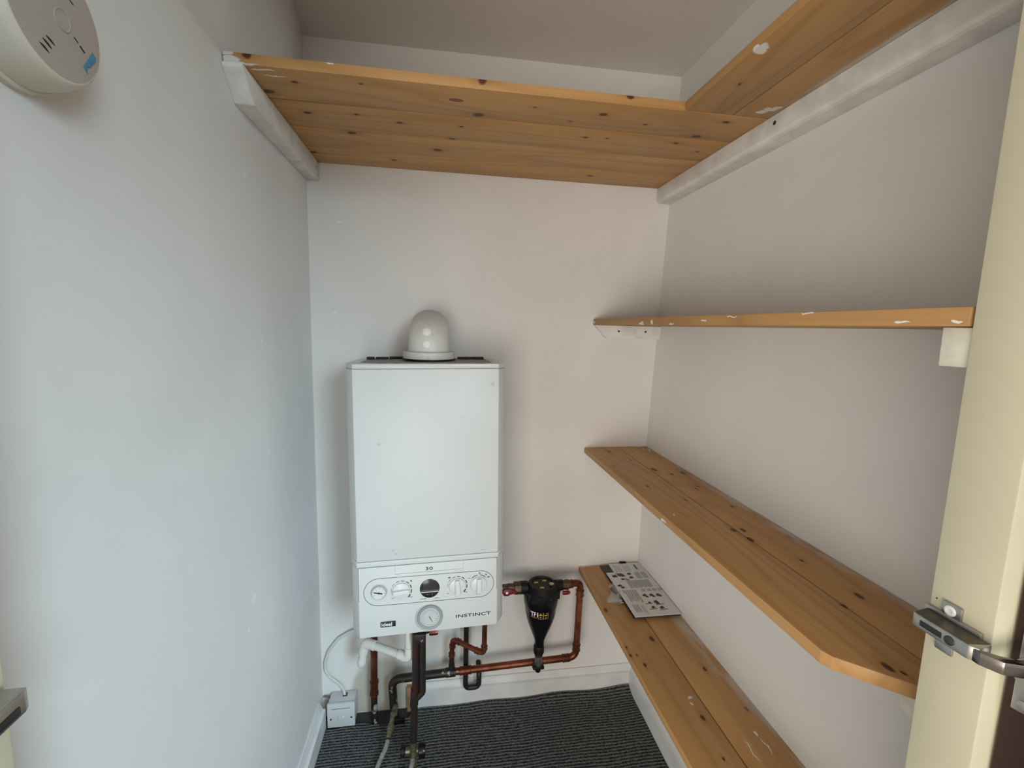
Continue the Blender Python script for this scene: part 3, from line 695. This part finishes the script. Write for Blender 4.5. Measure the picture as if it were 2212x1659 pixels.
# twin black drops with drain cock in front
t = thing('twin_drop_pipe', 'pair of blackened pipes dropping from the boiler in front of the horizontal pipe', 'pipe', (.31, -.225, 0))
bm = B(); tube(bm, [(.3085, -.225, .425), (.3075, -.225, .25), (.3045, -.225, .20), (.3015, -.225, .095)], .0098, 16); obj('left_pipe', bm, M_tar, t)
bm = B(); tube(bm, [(.3265, -.225, .43), (.3265, -.225, .247), (.312, -.225, .232)], .0096, 16, .010); obj('right_pipe', bm, M_tar, t)
bm = B(); tube(bm, [(.306, -.225, .262), (.303, -.225, .205)], .0110, 16); lathe(bm, [(0, .0115), (.006, .0125), (.012, .0115)], (.3055, -.225, .235), (0, 0, 1), 16); obj('tee_fitting', bm, M_tar, t)
# brass drain cock at its foot
t = thing('drain_valve', 'brass valve with two black knobs at the foot of the twin black pipes', 'valve', (.30, -.225, 0))
bm = B(); lathe(bm, [(.0, .0088), (.028, .0092), (.029, .0118), (.042, .0118), (.043, .0098), (.060, .0098), (.061, .0122), (.078, .0122), (.079, .0095), (.098, .0095)], (.3005, -.226, -.003), (.01, 0, 1), 16)
tube(bm, [(.275, -.226, .066), (.326, -.226, .066)], .0085, 14); obj('body', bm, M_brass, t)
bm = B(); lathe(bm, [(0, .009), (.003, .0150), (.011, .0150), (.013, .012)], (.279, -.226, .068), (-1, 0, 0), 14); obj('knob', bm, M_blackm, t, label='left black knob')
bm = B(); lathe(bm, [(0, .010), (.003, .0195), (.014, .0205), (.020, .0190), (.021, .012)], (.3145, -.227, .066), (1, 0, 0), 12); obj('knob', bm, M_black, t, label='larger right black knob')
# filling valve and hose
t = thing('filling_valve', 'small brass valve with black lever leaning off the black pipe foot', 'valve', (.235, -.1, 0))
vd = (V((.2225, -.150, .034))-V((.2375, -.070, .072))).normalized()
bm = B(); lathe(bm, [(0, .009), (.02, .0095), (.022, .0115), (.034, .0115), (.035, .0085), (.055, .0085), (.056, .0110), (.070, .0110), (.071, .0085), (.088, .0075)], (.2375, -.068, .072), vd, 14); obj('body', bm, M_brass, t)
bm = B(); box(bm, .238, .268, -.116, -.100, .047, .066, .003); obj('lever', bm, M_black, t)
bm = B(); tube(bm, [(.2222, -.152, .033), (.2175, -.172, .027), (.207, -.195, .020), (.197, -.225, .013), (.197, -.262, .0115), (.216, -.30, .0115), (.255, -.305, .014), (.290, -.275, .03), (.2985, -.243, .042), (.3, -.230, .045)], .0066, 14, .02)
tag(obj('filling_hose', bm, M_hose), 'grey braided hose looping over the carpet from the brass valve', 'hose')
# black relief pipe with the U-bend
t = thing('relief_pipe', 'thin black pipe ending in a U-bend in front of the back skirting', 'pipe', (.47, -.036, .07))
bm = B(); tube(bm, [(.4595, -.036, .468), (.4585, -.036, .0805), (.5030, -.036, .0815), (.5030, -.036, .128), (.5030, -.001, .145)], .0084, 14, .014); obj('pipe', bm, M_greenpipe, t)

# ------------------------------------------------------------------ magnetic filter
fcx, fcy = .6925, -.084
t = thing('system_filter', 'black cone-shaped filter hanging on the copper pipe right of the boiler', 'filter', (fcx, fcy, .165))
bm = B(); lathe(bm, [(.248, .0150), (.272, .0158), (.300, .0265), (.330, .0380), (.352, .0447), (.372, .0488), (.395, .0508), (.400, .0535), (.428, .0555), (.436, .0540)], (fcx, fcy, 0), (0, 0, 1), 44); obj('canister', bm, M_black, t)
bm = B(); lathe(bm, [(.430, .0560), (.448, .0560), (.452, .0520), (.462, .0460), (.4655, .0430), (.4655, .036), (.462, .034), (.462, 0)], (fcx+.003, fcy, 0), (0, 0, 1), 44)
for k in range(10):
    a = 2*PI*k/10; x, y = fcx+.003+.0545*math.cos(a), fcy+.0545*math.sin(a); box(bm, x-.005, x+.005, y-.005, y+.005, .430, .4505, .002)
tube(bm, [(fcx-.045, fcy+.004, .452), (.6255, fcy+.004, .452)], .020, 20); tube(bm, [(fcx+.045, fcy+.004, .452), (.7622, fcy+.004, .452)], .017, 20)
hd = obj('head', bm, M_blackm, t)
bm = B(); cyl(bm, (fcx+.030, fcy-.012, .4655), (0, 0, 1), .0035, .0075, 18); obj('air_vent', bm, M_nickel, hd, label='small silver air vent')
for a in (150, 255, 60):
    bm = B(); x, y = fcx+.003+.021*math.cos(math.radians(a)), fcy+.021*math.sin(math.radians(a)); prism(bm, [(x-.008, y-.003), (x+.005, y-.005), (x+.008, y+.003), (x-.003, y+.005)], 2, .4618, .4626)
    obj('sticker', bm, M_gold, hd, label='gold mark on the head')
bm = B(); lathe(bm, [(.222, .0150), (.228, .0172), (.248, .0172), (.252, .0155)], (fcx-.001, fcy, 0), (0, 0, 1), 24); obj('collar', bm, M_blackm, t)
bm = B(); lathe(bm, [(.186, .0095), (.190, .0118), (.224, .0124)], (fcx-.004, fcy-.013, 0), (0, 0, 1), 18); obj('drain_body', bm, M_nickel, t, label='grey metal drain')
bm = B(); box(bm, fcx-.024, fcx+.014, fcy-.026, fcy-.006, .182, .193, .004); lathe(bm, [(.168, .006), (.172, .009), (.186, .010)], (fcx-.005, fcy-.014, 0), (0, 0, 1), 14); obj('drain_cap', bm, M_blackm, t)
# front label curved round the cone
def rz(z):
    pr = [(.300, .0265), (.330, .0380), (.352, .0447), (.372, .0488), (.395, .0508), (.41, .0508)]
    for (a, ra), (b, rb) in zip(pr, pr[1:]):
        if a <= z <= b: return ra+(rb-ra)*(z-a)/(b-a)
    return .05
def wrap(bm, a0, z0, dy=.0006):
    """flat lettering in xz wrapped on the cone, starting at angle a0 (0 = facing the room)"""
    for v in bm.verts:
        z = z0+v.co.z; r = rz(z); th = a0+v.co.x/.047; rr_ = r+.0004-v.co.y
        v.co = V((fcx+rr_*math.sin(th), fcy-rr_*math.cos(th), z))
    return bm
ink = .0
bm = wrap(text_bm('TF1', .0155, depth=.0005, sx=.72, bold=.025), -.86, .381); obj('lettering', bm, M_white, t, label='white bold lettering')
def rect(bm, x0, x1, z0, z1, n=6):
    for i in range(n):
        a, b = x0+(x1-x0)*i/n, x0+(x1-x0)*(i+1)/n; vs = [bm.verts.new((x, y, z)) for x in (a, b) for y in (0, -.0005) for z in (z0, z1)]
        for f in ((0, 1, 3, 2), (4, 6, 7, 5), (0, 4, 5, 1), (2, 3, 7, 6), (0, 2, 6, 4), (1, 5, 7, 3)): bm.faces.new([vs[k] for k in f])
LP = []
def lrect(*q): LP.append(q)
lrect(.0, .0190, .0185, .0205); lrect(0, .0190, -.0050, -.0040)
for x0 in (.0235, .0385):
    for q in ((x0, x0+.0145, .0165, .0173), (x0, x0+.0145, -.0060, -.0052), (x0, x0+.0008, -.0060, .0173), (x0+.0137, x0+.0145, -.0060, .0173)): lrect(*q)
for q in ((.0290, .0325, .0095, .0135), (.0265, .0350, .0055, .0085), (.0410, .0500, .0055, .0080), (.0470, .0495, .0110, .0140), (.0440, .0475, -.0025, .0005), (.0285, .0320, -.002, .001), (.0405, .0530, .0195, .0255)): lrect(*q)
for q in LP:
    bm = B(); rect(bm, *q); obj('label_print', wrap(bm, -.86, .3815), M_gold, t)
# isolating valves either side
for s, xs, lab, cat in ((-1, .6255, 'brass isolating valve with red lever between boiler and black filter', 'valve'), (1, .7630, 'brass isolating valve with red lever on the right of the black filter', 'valve')):
    tv = thing('isolating_valve', lab, cat, (xs, fcy+.004, .43))
    bm = B()
    if s < 0: lathe(bm, [(0, .0200), (.020, .0200), (.021, .0150), (.040, .0155), (.041, .0140), (.0815, .0140)], (xs, fcy+.004, .452), (-1, 0, 0), 8)
    else: lathe(bm, [(-.0005, .0150), (.010, .0150), (.011, .0165), (.018, .0165), (.019, .0125), (.026, .0125)], (xs-.0, fcy+.004, .452), (1, 0, 0), 8)
    obj('body', bm, M_bronze, tv)
    bm = B()
    if s < 0: prism(bm, [(.5665, .4450), (.5720, .4410), (.5830, .4405), (.5900, .4445), (.6100, .4480), (.6100, .4540), (.5900, .4620), (.5730, .4630), (.5665, .4570)], 1, fcy-.0205, fcy-.0125, .002)
    else: prism(bm, [(.760, .4285), (.778, .4290), (.786, .4330), (.783, .4400), (.760, .4400)], 1, fcy-.016, fcy-.008, .002)
    h = obj('lever', bm, M_redh, tv, label='dark red lever')
    if s < 0:
        bm = B(); lathe(bm, [(0, .0042), (.0012, .0042), (.0013, .0022), (.0008, .0020), (.0008, 0)], (.5790, fcy-.0205, .4525), (0, -1, 0), 18); obj('screw', bm, M_white, h)

# ------------------------------------------------------------------ fused switch and its cable
t = thing('fused_switch', 'white fused switch box on the carpet in the left back corner', 'switch', (.068, -.03, 0))
bm = B(); box(bm, .0285, .1085, -.048, -.001, 0.0055, .084, .003); obj('back_box', bm, M_plastic, t)
bm = B(); box(bm, .0265, .1105, -.0575, -.047, .0045, .0865, .003); pl = obj('plate', bm, M_plastic, t)
bm = B(); box(bm, .041, .0965, -.0582, -.0572, .0690, .0705); obj('fuse_slot', bm, M_thinink, pl, label='dark slit of the fuse carrier')
bm = B(); box(bm, .0705, .0795, -.0600, -.0570, .030, .046, .0012); obj('rocker', bm, M_plastic, pl)
bm = B(); box(bm, .0725, .0780, -.0604, -.0596, .0415, .0440, .0004); obj('indicator', bm, M_white, pl)
bm = B(); box(bm, .0575, .0590, -.0580, -.0572, .030, .046); obj('slot', bm, M_greyrec, pl)
for x, z in ((.0375, .0345), (.0995, .0365)):
    bm = B(); cyl(bm, (x, -.0570, z), (0, -1, 0), .0008, .0030, 14); obj('screw', bm, M_ink, pl)
bm = B(); box(bm, .068, .081, -.026, -.012, .0835, .0850); obj('cable_entry', bm, M_ink, t, label='dark cable hole in the top')
bm = B()
tube(bm, [(.147, -.05, .305), (.128, -.03, .312), (.095, -.016, .300), (.055, -.010, .275), (.025, -.010, .235), (.013, -.010, .195), (.014, -.010, .165), (.030, -.011, .140), (.052, -.013, .122), (.067, -.016, .105), (.074, -.019, .080)], .0043, 12, .03)
tag(obj('power_cable', bm, M_cable), 'white flex curving from the boiler to the fused switch', 'cable')

# ------------------------------------------------------------------ papers and bag on the lowest shelf
ZE = .4672
def sheet(bm, x0, x1, y0, y1, z, th=.001, sag=0): 
    n = 8; tp = []
    for i in range(n+1):
        y = y0+(y1-y0)*i/n; dz = sag*math.sin(PI*i/n)
        tp.append([bm.verts.new((x0, y, z+dz)), bm.verts.new((x1, y, z+dz*.6)), bm.verts.new((x1, y, z+th+dz*.6)), bm.verts.new((x0, y, z+th+dz))])
    for a, b in zip(tp, tp[1:]):
        for k in range(4): bm.faces.new([a[k], b[k], b[(k+1) % 4], a[(k+1) % 4]])
    bm.faces.new(tp[0]); bm.faces.new(list(reversed(tp[-1])))
t = thing('manual', 'dark covered manual lying lowest on the bottom shelf under the white leaflets', 'booklet', (.983, -.15, ZE))
bm = B(); sheet(bm, .9125, 1.0535, -.290, -.012, ZE, .0035); obj('cover', bm, M_paperd, t)
bm = B(); sheet(bm, .914, 1.0545, -.2885, -.0135, ZE+.0008, .0018); obj('pages', bm, M_paper, t)
t = thing('leaflet', 'white printed leaflet tucked under the top one, nearest the back wall', 'leaflet', (1.0, -.1, ZE+.004))
bm = B(); sheet(bm, .944, 1.0540, -.200, -.0065, ZE+.0037, .0012); obj('page', bm, M_paper, t)
zz = ZE+.0050
def prints(par, L, mat, nm, z):
    for q in L:
        bm = B(); box(bm, q[0], q[1], q[2], q[3], z-.0002, z+.0002); obj(nm, bm, mat, par)
prints(t, [(1.026, 1.0335, -.050-.0, -.022)], M_paperg, 'grey_print', zz)
prints(t, [(1.0265, 1.0330, -.0215-.0075*k-.0052, -.0215-.0075*k) for k in range(4)], M_paperd, 'heading_print', zz+.0002)
prints(t, [(.955+.008*k, .9580+.008*k, -.058, -.018-.004*(k % 3)) for k in range(7) if k not in (3,)], M_paperg, 'text_print', zz)
t = thing('leaflet', 'white illustrated leaflet on top of the pile on the bottom shelf', 'leaflet', (.982, -.185, ZE+.006))
zt = ZE+.0115
bm = B(); sheet(bm, .9125, 1.0515, -.2975, -.070, zt-.0016, .0010, .0014); sheet(bm, .9135, 1.0505, -.2965, -.072, zt-.0036, .0010, .0012); obj('page', bm, M_paper, t)
def sz(y): return zt-.0006+.0014*math.sin(PI*min(1, max(0, (y+.2975)/.2275)))
def prints2(L, mat, nm):
    for q in L:
        bm = B(); ys_ = [p[1] for p in q] if not isinstance(q[0], (int, float)) else [q[2], q[3]]
        if isinstance(q[0], (int, float)): q = [(q[0], q[2]), (q[1], q[2]), (q[1], q[3]), (q[0], q[3])]
        z = sz(sum(ys_)/len(ys_)); prism(bm, q, 2, z-.0004, z+.0006); obj(nm, bm, mat, t)
L = [(1.004+.021*k, 1.020+.021*k, -.113, -.078) for k in range(2)]
L += [(.958+.0075*k, .9635+.0075*k, -.166+.004*(k % 2), -.124) for k in range(10)]
L += [(.925, .9285, -.190, -.170)] + [(.930+.008*k, .935+.008*k, -.232+.006*(k % 2), -.175) for k in range(5)]
L += [(.985+.018*k, .997+.018*k, -.186, -.174) for k in range(4)]
L += [(.925+.007*k, .929+.007*k, -.28, -.245) for k in range(3)] + [(.955, .957, -.29, -.25), (.949, .951, -.285, -.25)]
prints2(L, M_paperg, 'text_print')
def blob(x, y, s, k=1.0):
    return [(x-s, y-s*.3*k), (x-s*.5, y-s*.9), (x+s*.3, y-s*.6), (x+s, y-s*.8*k), (x+s*.8, y+s*.2), (x+s*.5, y+s*.9), (x-s*.2, y+s*.6), (x-s*.8, y+s*.7*k)]
L = [blob(.933, -.093, .009), blob(.954, -.087, .0105), blob(.960, -.092, .008), blob(.985, -.084, .0075, .5), blob(.984, -.106, .0075, .5), blob(.952, -.113, .0055),
     blob(.928, -.148, .007, .4), blob(.934, -.158, .006)]
for k in range(3): L += [blob(.983+.021*k, -.204-.001*k, .0065, .3), blob(.988+.021*k, -.212, .0045)]
L += [blob(1.003, -.238, .007, .5), blob(1.005, -.245, .006), blob(.983, -.262, .006, .5), blob(1.008, -.266, .007, .5), blob(.982, -.240, .004)]
L += [[(.966, -.2455), (.990, -.2440), (.990, -.2452), (.966, -.2467)], [(.968, -.270), (.992, -.2690), (.992, -.2702), (.968, -.2712)], [(.998, -.275), (1.022, -.2735), (1.022, -.2750), (.998, -.2765)], [(.998, -.252), (1.022, -.2505), (1.022, -.2515), (.998, -.2530)]]
prints2(L, M_paperd, 'dark_print')
prints2([blob(.945, -.079, .005), blob(.962, -.114, .006), blob(.968, -.118, .005)], M_papero, 'orange_print')
prints2([blob(.962, -.236, .004)], M_gold, 'gold_print')
# clear plastic bag sticking out
bm = B(); n = 10; rows = []
cor = [(.9085, -.113), (.925, -.113), (.925, -.238), (.8705, -.226), (.866, -.205)]
def bagpt(u, v):
    a = V((.9125, -.114, 0)).lerp(V((.8665, -.212, 0)), v); b = V((.960, -.115, 0)).lerp(V((.940, -.235, 0)), v)
    p = a.lerp(b, u); hgt = .0155*math.sin(PI*min(1, u*.62+.02))*(.55+.45*math.sin(PI*v*.9+.2)) + .0014*math.sin(u*23+v*17)*math.sin(PI*v)
    p.x -= .004*math.sin(v*9); p.z = ZE+.0006+max(0, hgt)*(1 if u < .45 else .55); return p
for lay in (0, 1):
    rows = [[bm.verts.new(bagpt(i/n*.55, j/n) if lay else V((bagpt(i/n*.55, j/n).x, bagpt(i/n*.55, j/n).y, ZE+.0003))) for i in range(n+1)] for j in range(n+1)]
    for a, b in zip(rows, rows[1:]):
        for i in range(n): bm.faces.new([a[i], a[i+1], b[i+1], b[i]])
t = thing('plastic_bag', 'clear plastic bag of small fittings poking out from under the leaflets', 'bag', (.90, -.17, ZE))
obj('bag_film', bm, M_bag, t)
bm = B(); tube(bm, [(.900, -.150, ZE+.0055), (.904, -.185, ZE+.0055)], .005, 10); tube(bm, [(.9, -.196, ZE+.0045), (.909, -.204, ZE+.0045)], .004, 10); obj('fittings', bm, simple('grey_rubber', (.10, .10, .09), .5), t, label='dark grey parts inside the bag')
bm = B(); box(bm, .8995, .9115, -.221, -.196, ZE+.0030, ZE+.0036); lb = obj('bag_label', bm, M_paper, t)
bm = B(); box(bm, .9015, .9115, -.218, -.212, ZE+.0035, ZE+.0039); obj('print', bm, simple('violet_print', lin(70, 58, 104), .6), lb)
bm = B(); tube(bm, [(.986, -.004, ZE+.004), (1.008, -.004, ZE+.004)], [.0060, .0045], 12); 
tag(obj('black_cap', bm, M_blackm), 'small black cap lying against the back wall behind the leaflets', 'cap')

# ------------------------------------------------------------------ smoke alarm on the left wall
ay, az = -.9055, 1.534
t = thing('smoke_alarm', 'round beige smoke alarm on the left wall with a blue paint mark', 'smoke alarm', (0, ay, az-.06))
bm = B(); lathe(bm, [(0, .0640), (.0060, .0640), (.0075, .0625), (.0080, .0590)], (0, ay, az), (1, 0, 0), 56); obj('base', bm, M_alarm, t)
bm = B(); lathe(bm, [(.0078, .0610), (.0200, .0600), (.0320, .0570), (.0375, .0545), (.0398, .0523), (.0402, .0508)], (0, ay, az), (1, 0, 0), 56); obj('body', bm, M_alarm, t)
bm = B(); lathe(bm, [(.0395, .0512), (.0404, .0505), (.0410, .044), (.0411, 0)], (0, ay, az), (1, 0, 0), 56); fc = obj('face', bm, M_alarm2, t)
XF = .0411
for (y0, z0), (y1, z1) in (((-.9275, 1.4999), (-.9181, 1.496)), ((-.924, 1.505), (-.9145, 1.5007)), ((-.9202, 1.5091), (-.911, 1.5055))):
    for k in (0,):
        bm = B(); d = V((0, y1-y0, z1-z0)).normalized(); nn = V((0, -d.z, d.y))*.0009
        a, b = V((XF, y0, z0)), V((XF, y1, z1)); mm = (a+b)/2+nn*.6
        lo = [a, (a+mm)/2-nn*.8, mm-nn*1.2, (b+mm)/2-nn*.8, b, (b+mm)/2+nn*.8, mm+nn*.9, (a+mm)/2+nn*.8]
        prism(bm, [(p.y, p.z) for p in lo], 0, XF-.0006, XF+.0004)
        obj('vent_slit', bm, M_ink, fc)
for (y0, z0), (y1, z1), w in (((-.8879, 1.5256), (-.8833, 1.5233), .0004), ((-.8813, 1.5218), (-.8762, 1.5185), .0007), ((-.8891, 1.5557), (-.8851, 1.5541), .0004)):
    bm = B(); d = V((0, y1-y0, z1-z0)).normalized(); nn = V((0, -d.z, d.y))*w
    a, b = V((XF, y0, z0)), V((XF, y1, z1)); prism(bm, [(p.y, p.z) for p in (a-nn, b-nn, b+nn, a+nn)], 0, XF-.0006, XF+.0004)
    obj('indicator_slit', bm, M_ink, fc)
bm = B(); lathe(bm, [(-.0002, .0092), (.0006, .0090), (.0006, .0082), (.0001, .0080), (.0001, 0)], (XF, -.8998, 1.5328), (1, 0, 0), 36); obj('test_button', bm, M_alarm2, fc)
bm = B(); prism(bm, [(-.8638, 1.5233), (-.8594, 1.5201), (-.8612, 1.5160), (-.8664, 1.5100), (-.8685, 1.5072), (-.8720, 1.5062), (-.8729, 1.4995), (-.8776, 1.5041), (-.8720, 1.5120)], 0, XF-.0006, XF+.0003)
bmesh.ops.translate(bm, verts=bm.verts, vec=(0, -.0020, .0012)); obj('paint_mark', bm, M_blue, fc, label='blue paint mark')

# ------------------------------------------------------------------ door and hinges at the front
alpha = math.radians(13)
Md = Matrix.Translation(V((.8685, -1.1045, 0))) @ Matrix.Rotation(alpha, 4, 'Z')
d = thing('door_1', 'open reddish-brown cupboard door at the right edge', 'door', M=Md); d['kind'] = 'structure'
bm = B(); box(bm, 0, .019, -.40, 0, .03, 1.96, .0015); obj('door_panel', bm, M_door, d, local=True)
bm = B(); prism(bm, [(-.0165, 1.1020), (-.0145, 1.1055), (-.0120, 1.1000)], 0, -.0004, .0002); obj('paint_fleck', bm, M_fluew, d, local=True, label='white paint fleck')
t = thing('concealed_hinge', 'steel concealed hinge screwed to the right jamb and the brown door', 'hinge', (.85, -1.08, .99))
bm = B(); box(bm, .8462, .8502, -1.0960, -1.0490, .9905, 1.0150, .001); box(bm, .8470, .8502, -1.0790, -1.0620, 1.012, 1.0270, .0012); box(bm, .8470, .8502, -1.0760, -1.0610, .977, .993, .0012); mp = obj('mounting_plate', bm, M_nickel, t)
bm = B(); lathe(bm, [(0, .0050), (.0012, .0046), (.0016, .0032), (.0010, .0016), (.0010, 0)], (.8470, -1.0700, 1.0200), (-1, 0, 0), 20); obj('screw', bm, M_white, mp, label='bright screw head')
bm = B(); prism(bm, [(.8462, -1.0510), (.8262, -1.0545), (.8250, -1.060), (.8250, -1.1020), (.8290, -1.1080), (.8462, -1.1050)], 2, .9985, 1.0115, .0012); arm = obj('arm', bm, M_nickel, t)
bm = B(); prism(bm, [(.8455, -1.0525), (.8270, -1.0558), (.8262, -1.101), (.8455, -1.104)], 2, 1.0113, 1.0119); obj('arm_top', bm, M_nickeld, arm, label='dull bronze top face')
bm = B(); box(bm, .8246, .8256, -1.0815, -1.0625, 1.0022, 1.0078, .0004); obj('slot', bm, M_ink, arm)
bm = B(); lathe(bm, [(0, .0042), (.0008, .0042), (.0012, .0034)], (.8250, -1.0880, 1.0052), (-1, 0, 0), 16); obj('screw', bm, M_screw, arm)
bm = B(); prism(bm, [(.8270, -1.1030), (.8262, -1.1100), (.8330, -1.1225), (.8480, -1.1290), (.8620, -1.1275), (.8640, -1.1215), (.8500, -1.1215), (.8390, -1.1150)], 2, .9990, 1.0105, .0008); obj('link', bm, M_chrome, t)
bm = B(); box(bm, -.0022, .0004, -.030, -.0055, .955, 1.030, .001); lathe(bm, [(-.004, .0165), (.0006, .0170)], (.0, -.0195, .9925), (1, 0, 0), 28)
bm.transform(Md); cf = obj('cup_flange', bm, M_nickel, t)
for z in (.9625, 1.0225):
    bm = B(); lathe(bm, [(0, .0042), (.0010, .0038), (.0013, .0026)], (-.0022, -.0125, z), (-1, 0, 0), 16); bm.transform(Md); obj('screw', bm, M_nickel, cf)
t = thing('concealed_hinge', 'steel hinge arm poking in at the left edge, on the left jamb', 'hinge', (.067, -1.08, .99))
bm = B(); box(bm, .0668, .0708, -1.0960, -1.0660, .9905, 1.0230, .001); obj('mounting_plate', bm, M_nickeld, t)
bm = B(); prism(bm, [(.0708, -1.0605), (.0885, -1.0595), (.0905, -1.064), (.0910, -1.104), (.0870, -1.110), (.0708, -1.107)], 2, .9990, 1.0150, .0012); arm = obj('arm', bm, M_nickel, t)
bm = B(); box(bm, .0904, .0914, -1.092, -1.0690, 1.0015, 1.0075, .0004); obj('slot', bm, M_ink, arm)

# ------------------------------------------------------------------ light: daylight from the room behind the camera, plus an added fill lamp
w = bpy.data.worlds.new('room_glow'); bpy.context.scene.world = w; w.use_nodes = True
w.node_tree.nodes['Background'].inputs[0].default_value = (1.0, .945, .87, 1); w.node_tree.nodes['Background'].inputs[1].default_value = .95
def area(name, loc, aim, sx, sy, power, col, spread=180):
    l = bpy.data.lights.new(name, 'AREA'); l.shape = 'RECTANGLE'; l.size = sx; l.size_y = sy; l.energy = power; l.color = col; l.spread = math.radians(spread)
    o = bpy.data.objects.new(name, l); C.objects.link(o); o.location = loc
    o.rotation_euler = (V(aim)-V(loc)).to_track_quat('-Z', 'Y').to_euler(); return o
area('window_daylight', (1.50, -2.9, 1.60), (.0, -.22, .22), 1.0, 1.2, 10, (.64, .87, 1.0), 56)
area('warm_fill', (-.70, -3.3, .6), (.85, -.1, 1.35), 2.0, 1.2, 52, (1.0, .945, .86))  # added fill, not a real window; lifts the back wall, right wall and ceiling

# ------------------------------------------------------------------ camera
cam = bpy.data.cameras.new('camera'); co_ = bpy.data.objects.new('camera', cam); C.objects.link(co_)
pi_, ya, ro = [math.radians(a) for a in (-7.3403, 8.9451, 1.4794)]
f = V((math.sin(ya)*math.cos(pi_), math.cos(ya)*math.cos(pi_), math.sin(pi_))); r0 = V((math.cos(ya), -math.sin(ya), 0)); u0 = r0.cross(f)
r = r0*math.cos(ro)+u0*math.sin(ro); u = u0*math.cos(ro)-r0*math.sin(ro)
co_.matrix_world = Matrix(((r.x, u.x, -f.x, .3749), (r.y, u.y, -f.y, -1.3942), (r.z, u.z, -f.z, 1.2744), (0, 0, 0, 1)))
cam.sensor_fit = 'HORIZONTAL'; cam.sensor_width = 36; cam.lens = 36*974.9672/2212; cam.clip_start = .02
sc = bpy.context.scene; sc.camera = co_
sc.view_settings.view_transform = 'Standard'; sc.view_settings.look = 'None'; sc.view_settings.exposure = 0.0; sc.view_settings.gamma = 1
sc.view_settings.use_curve_mapping = False
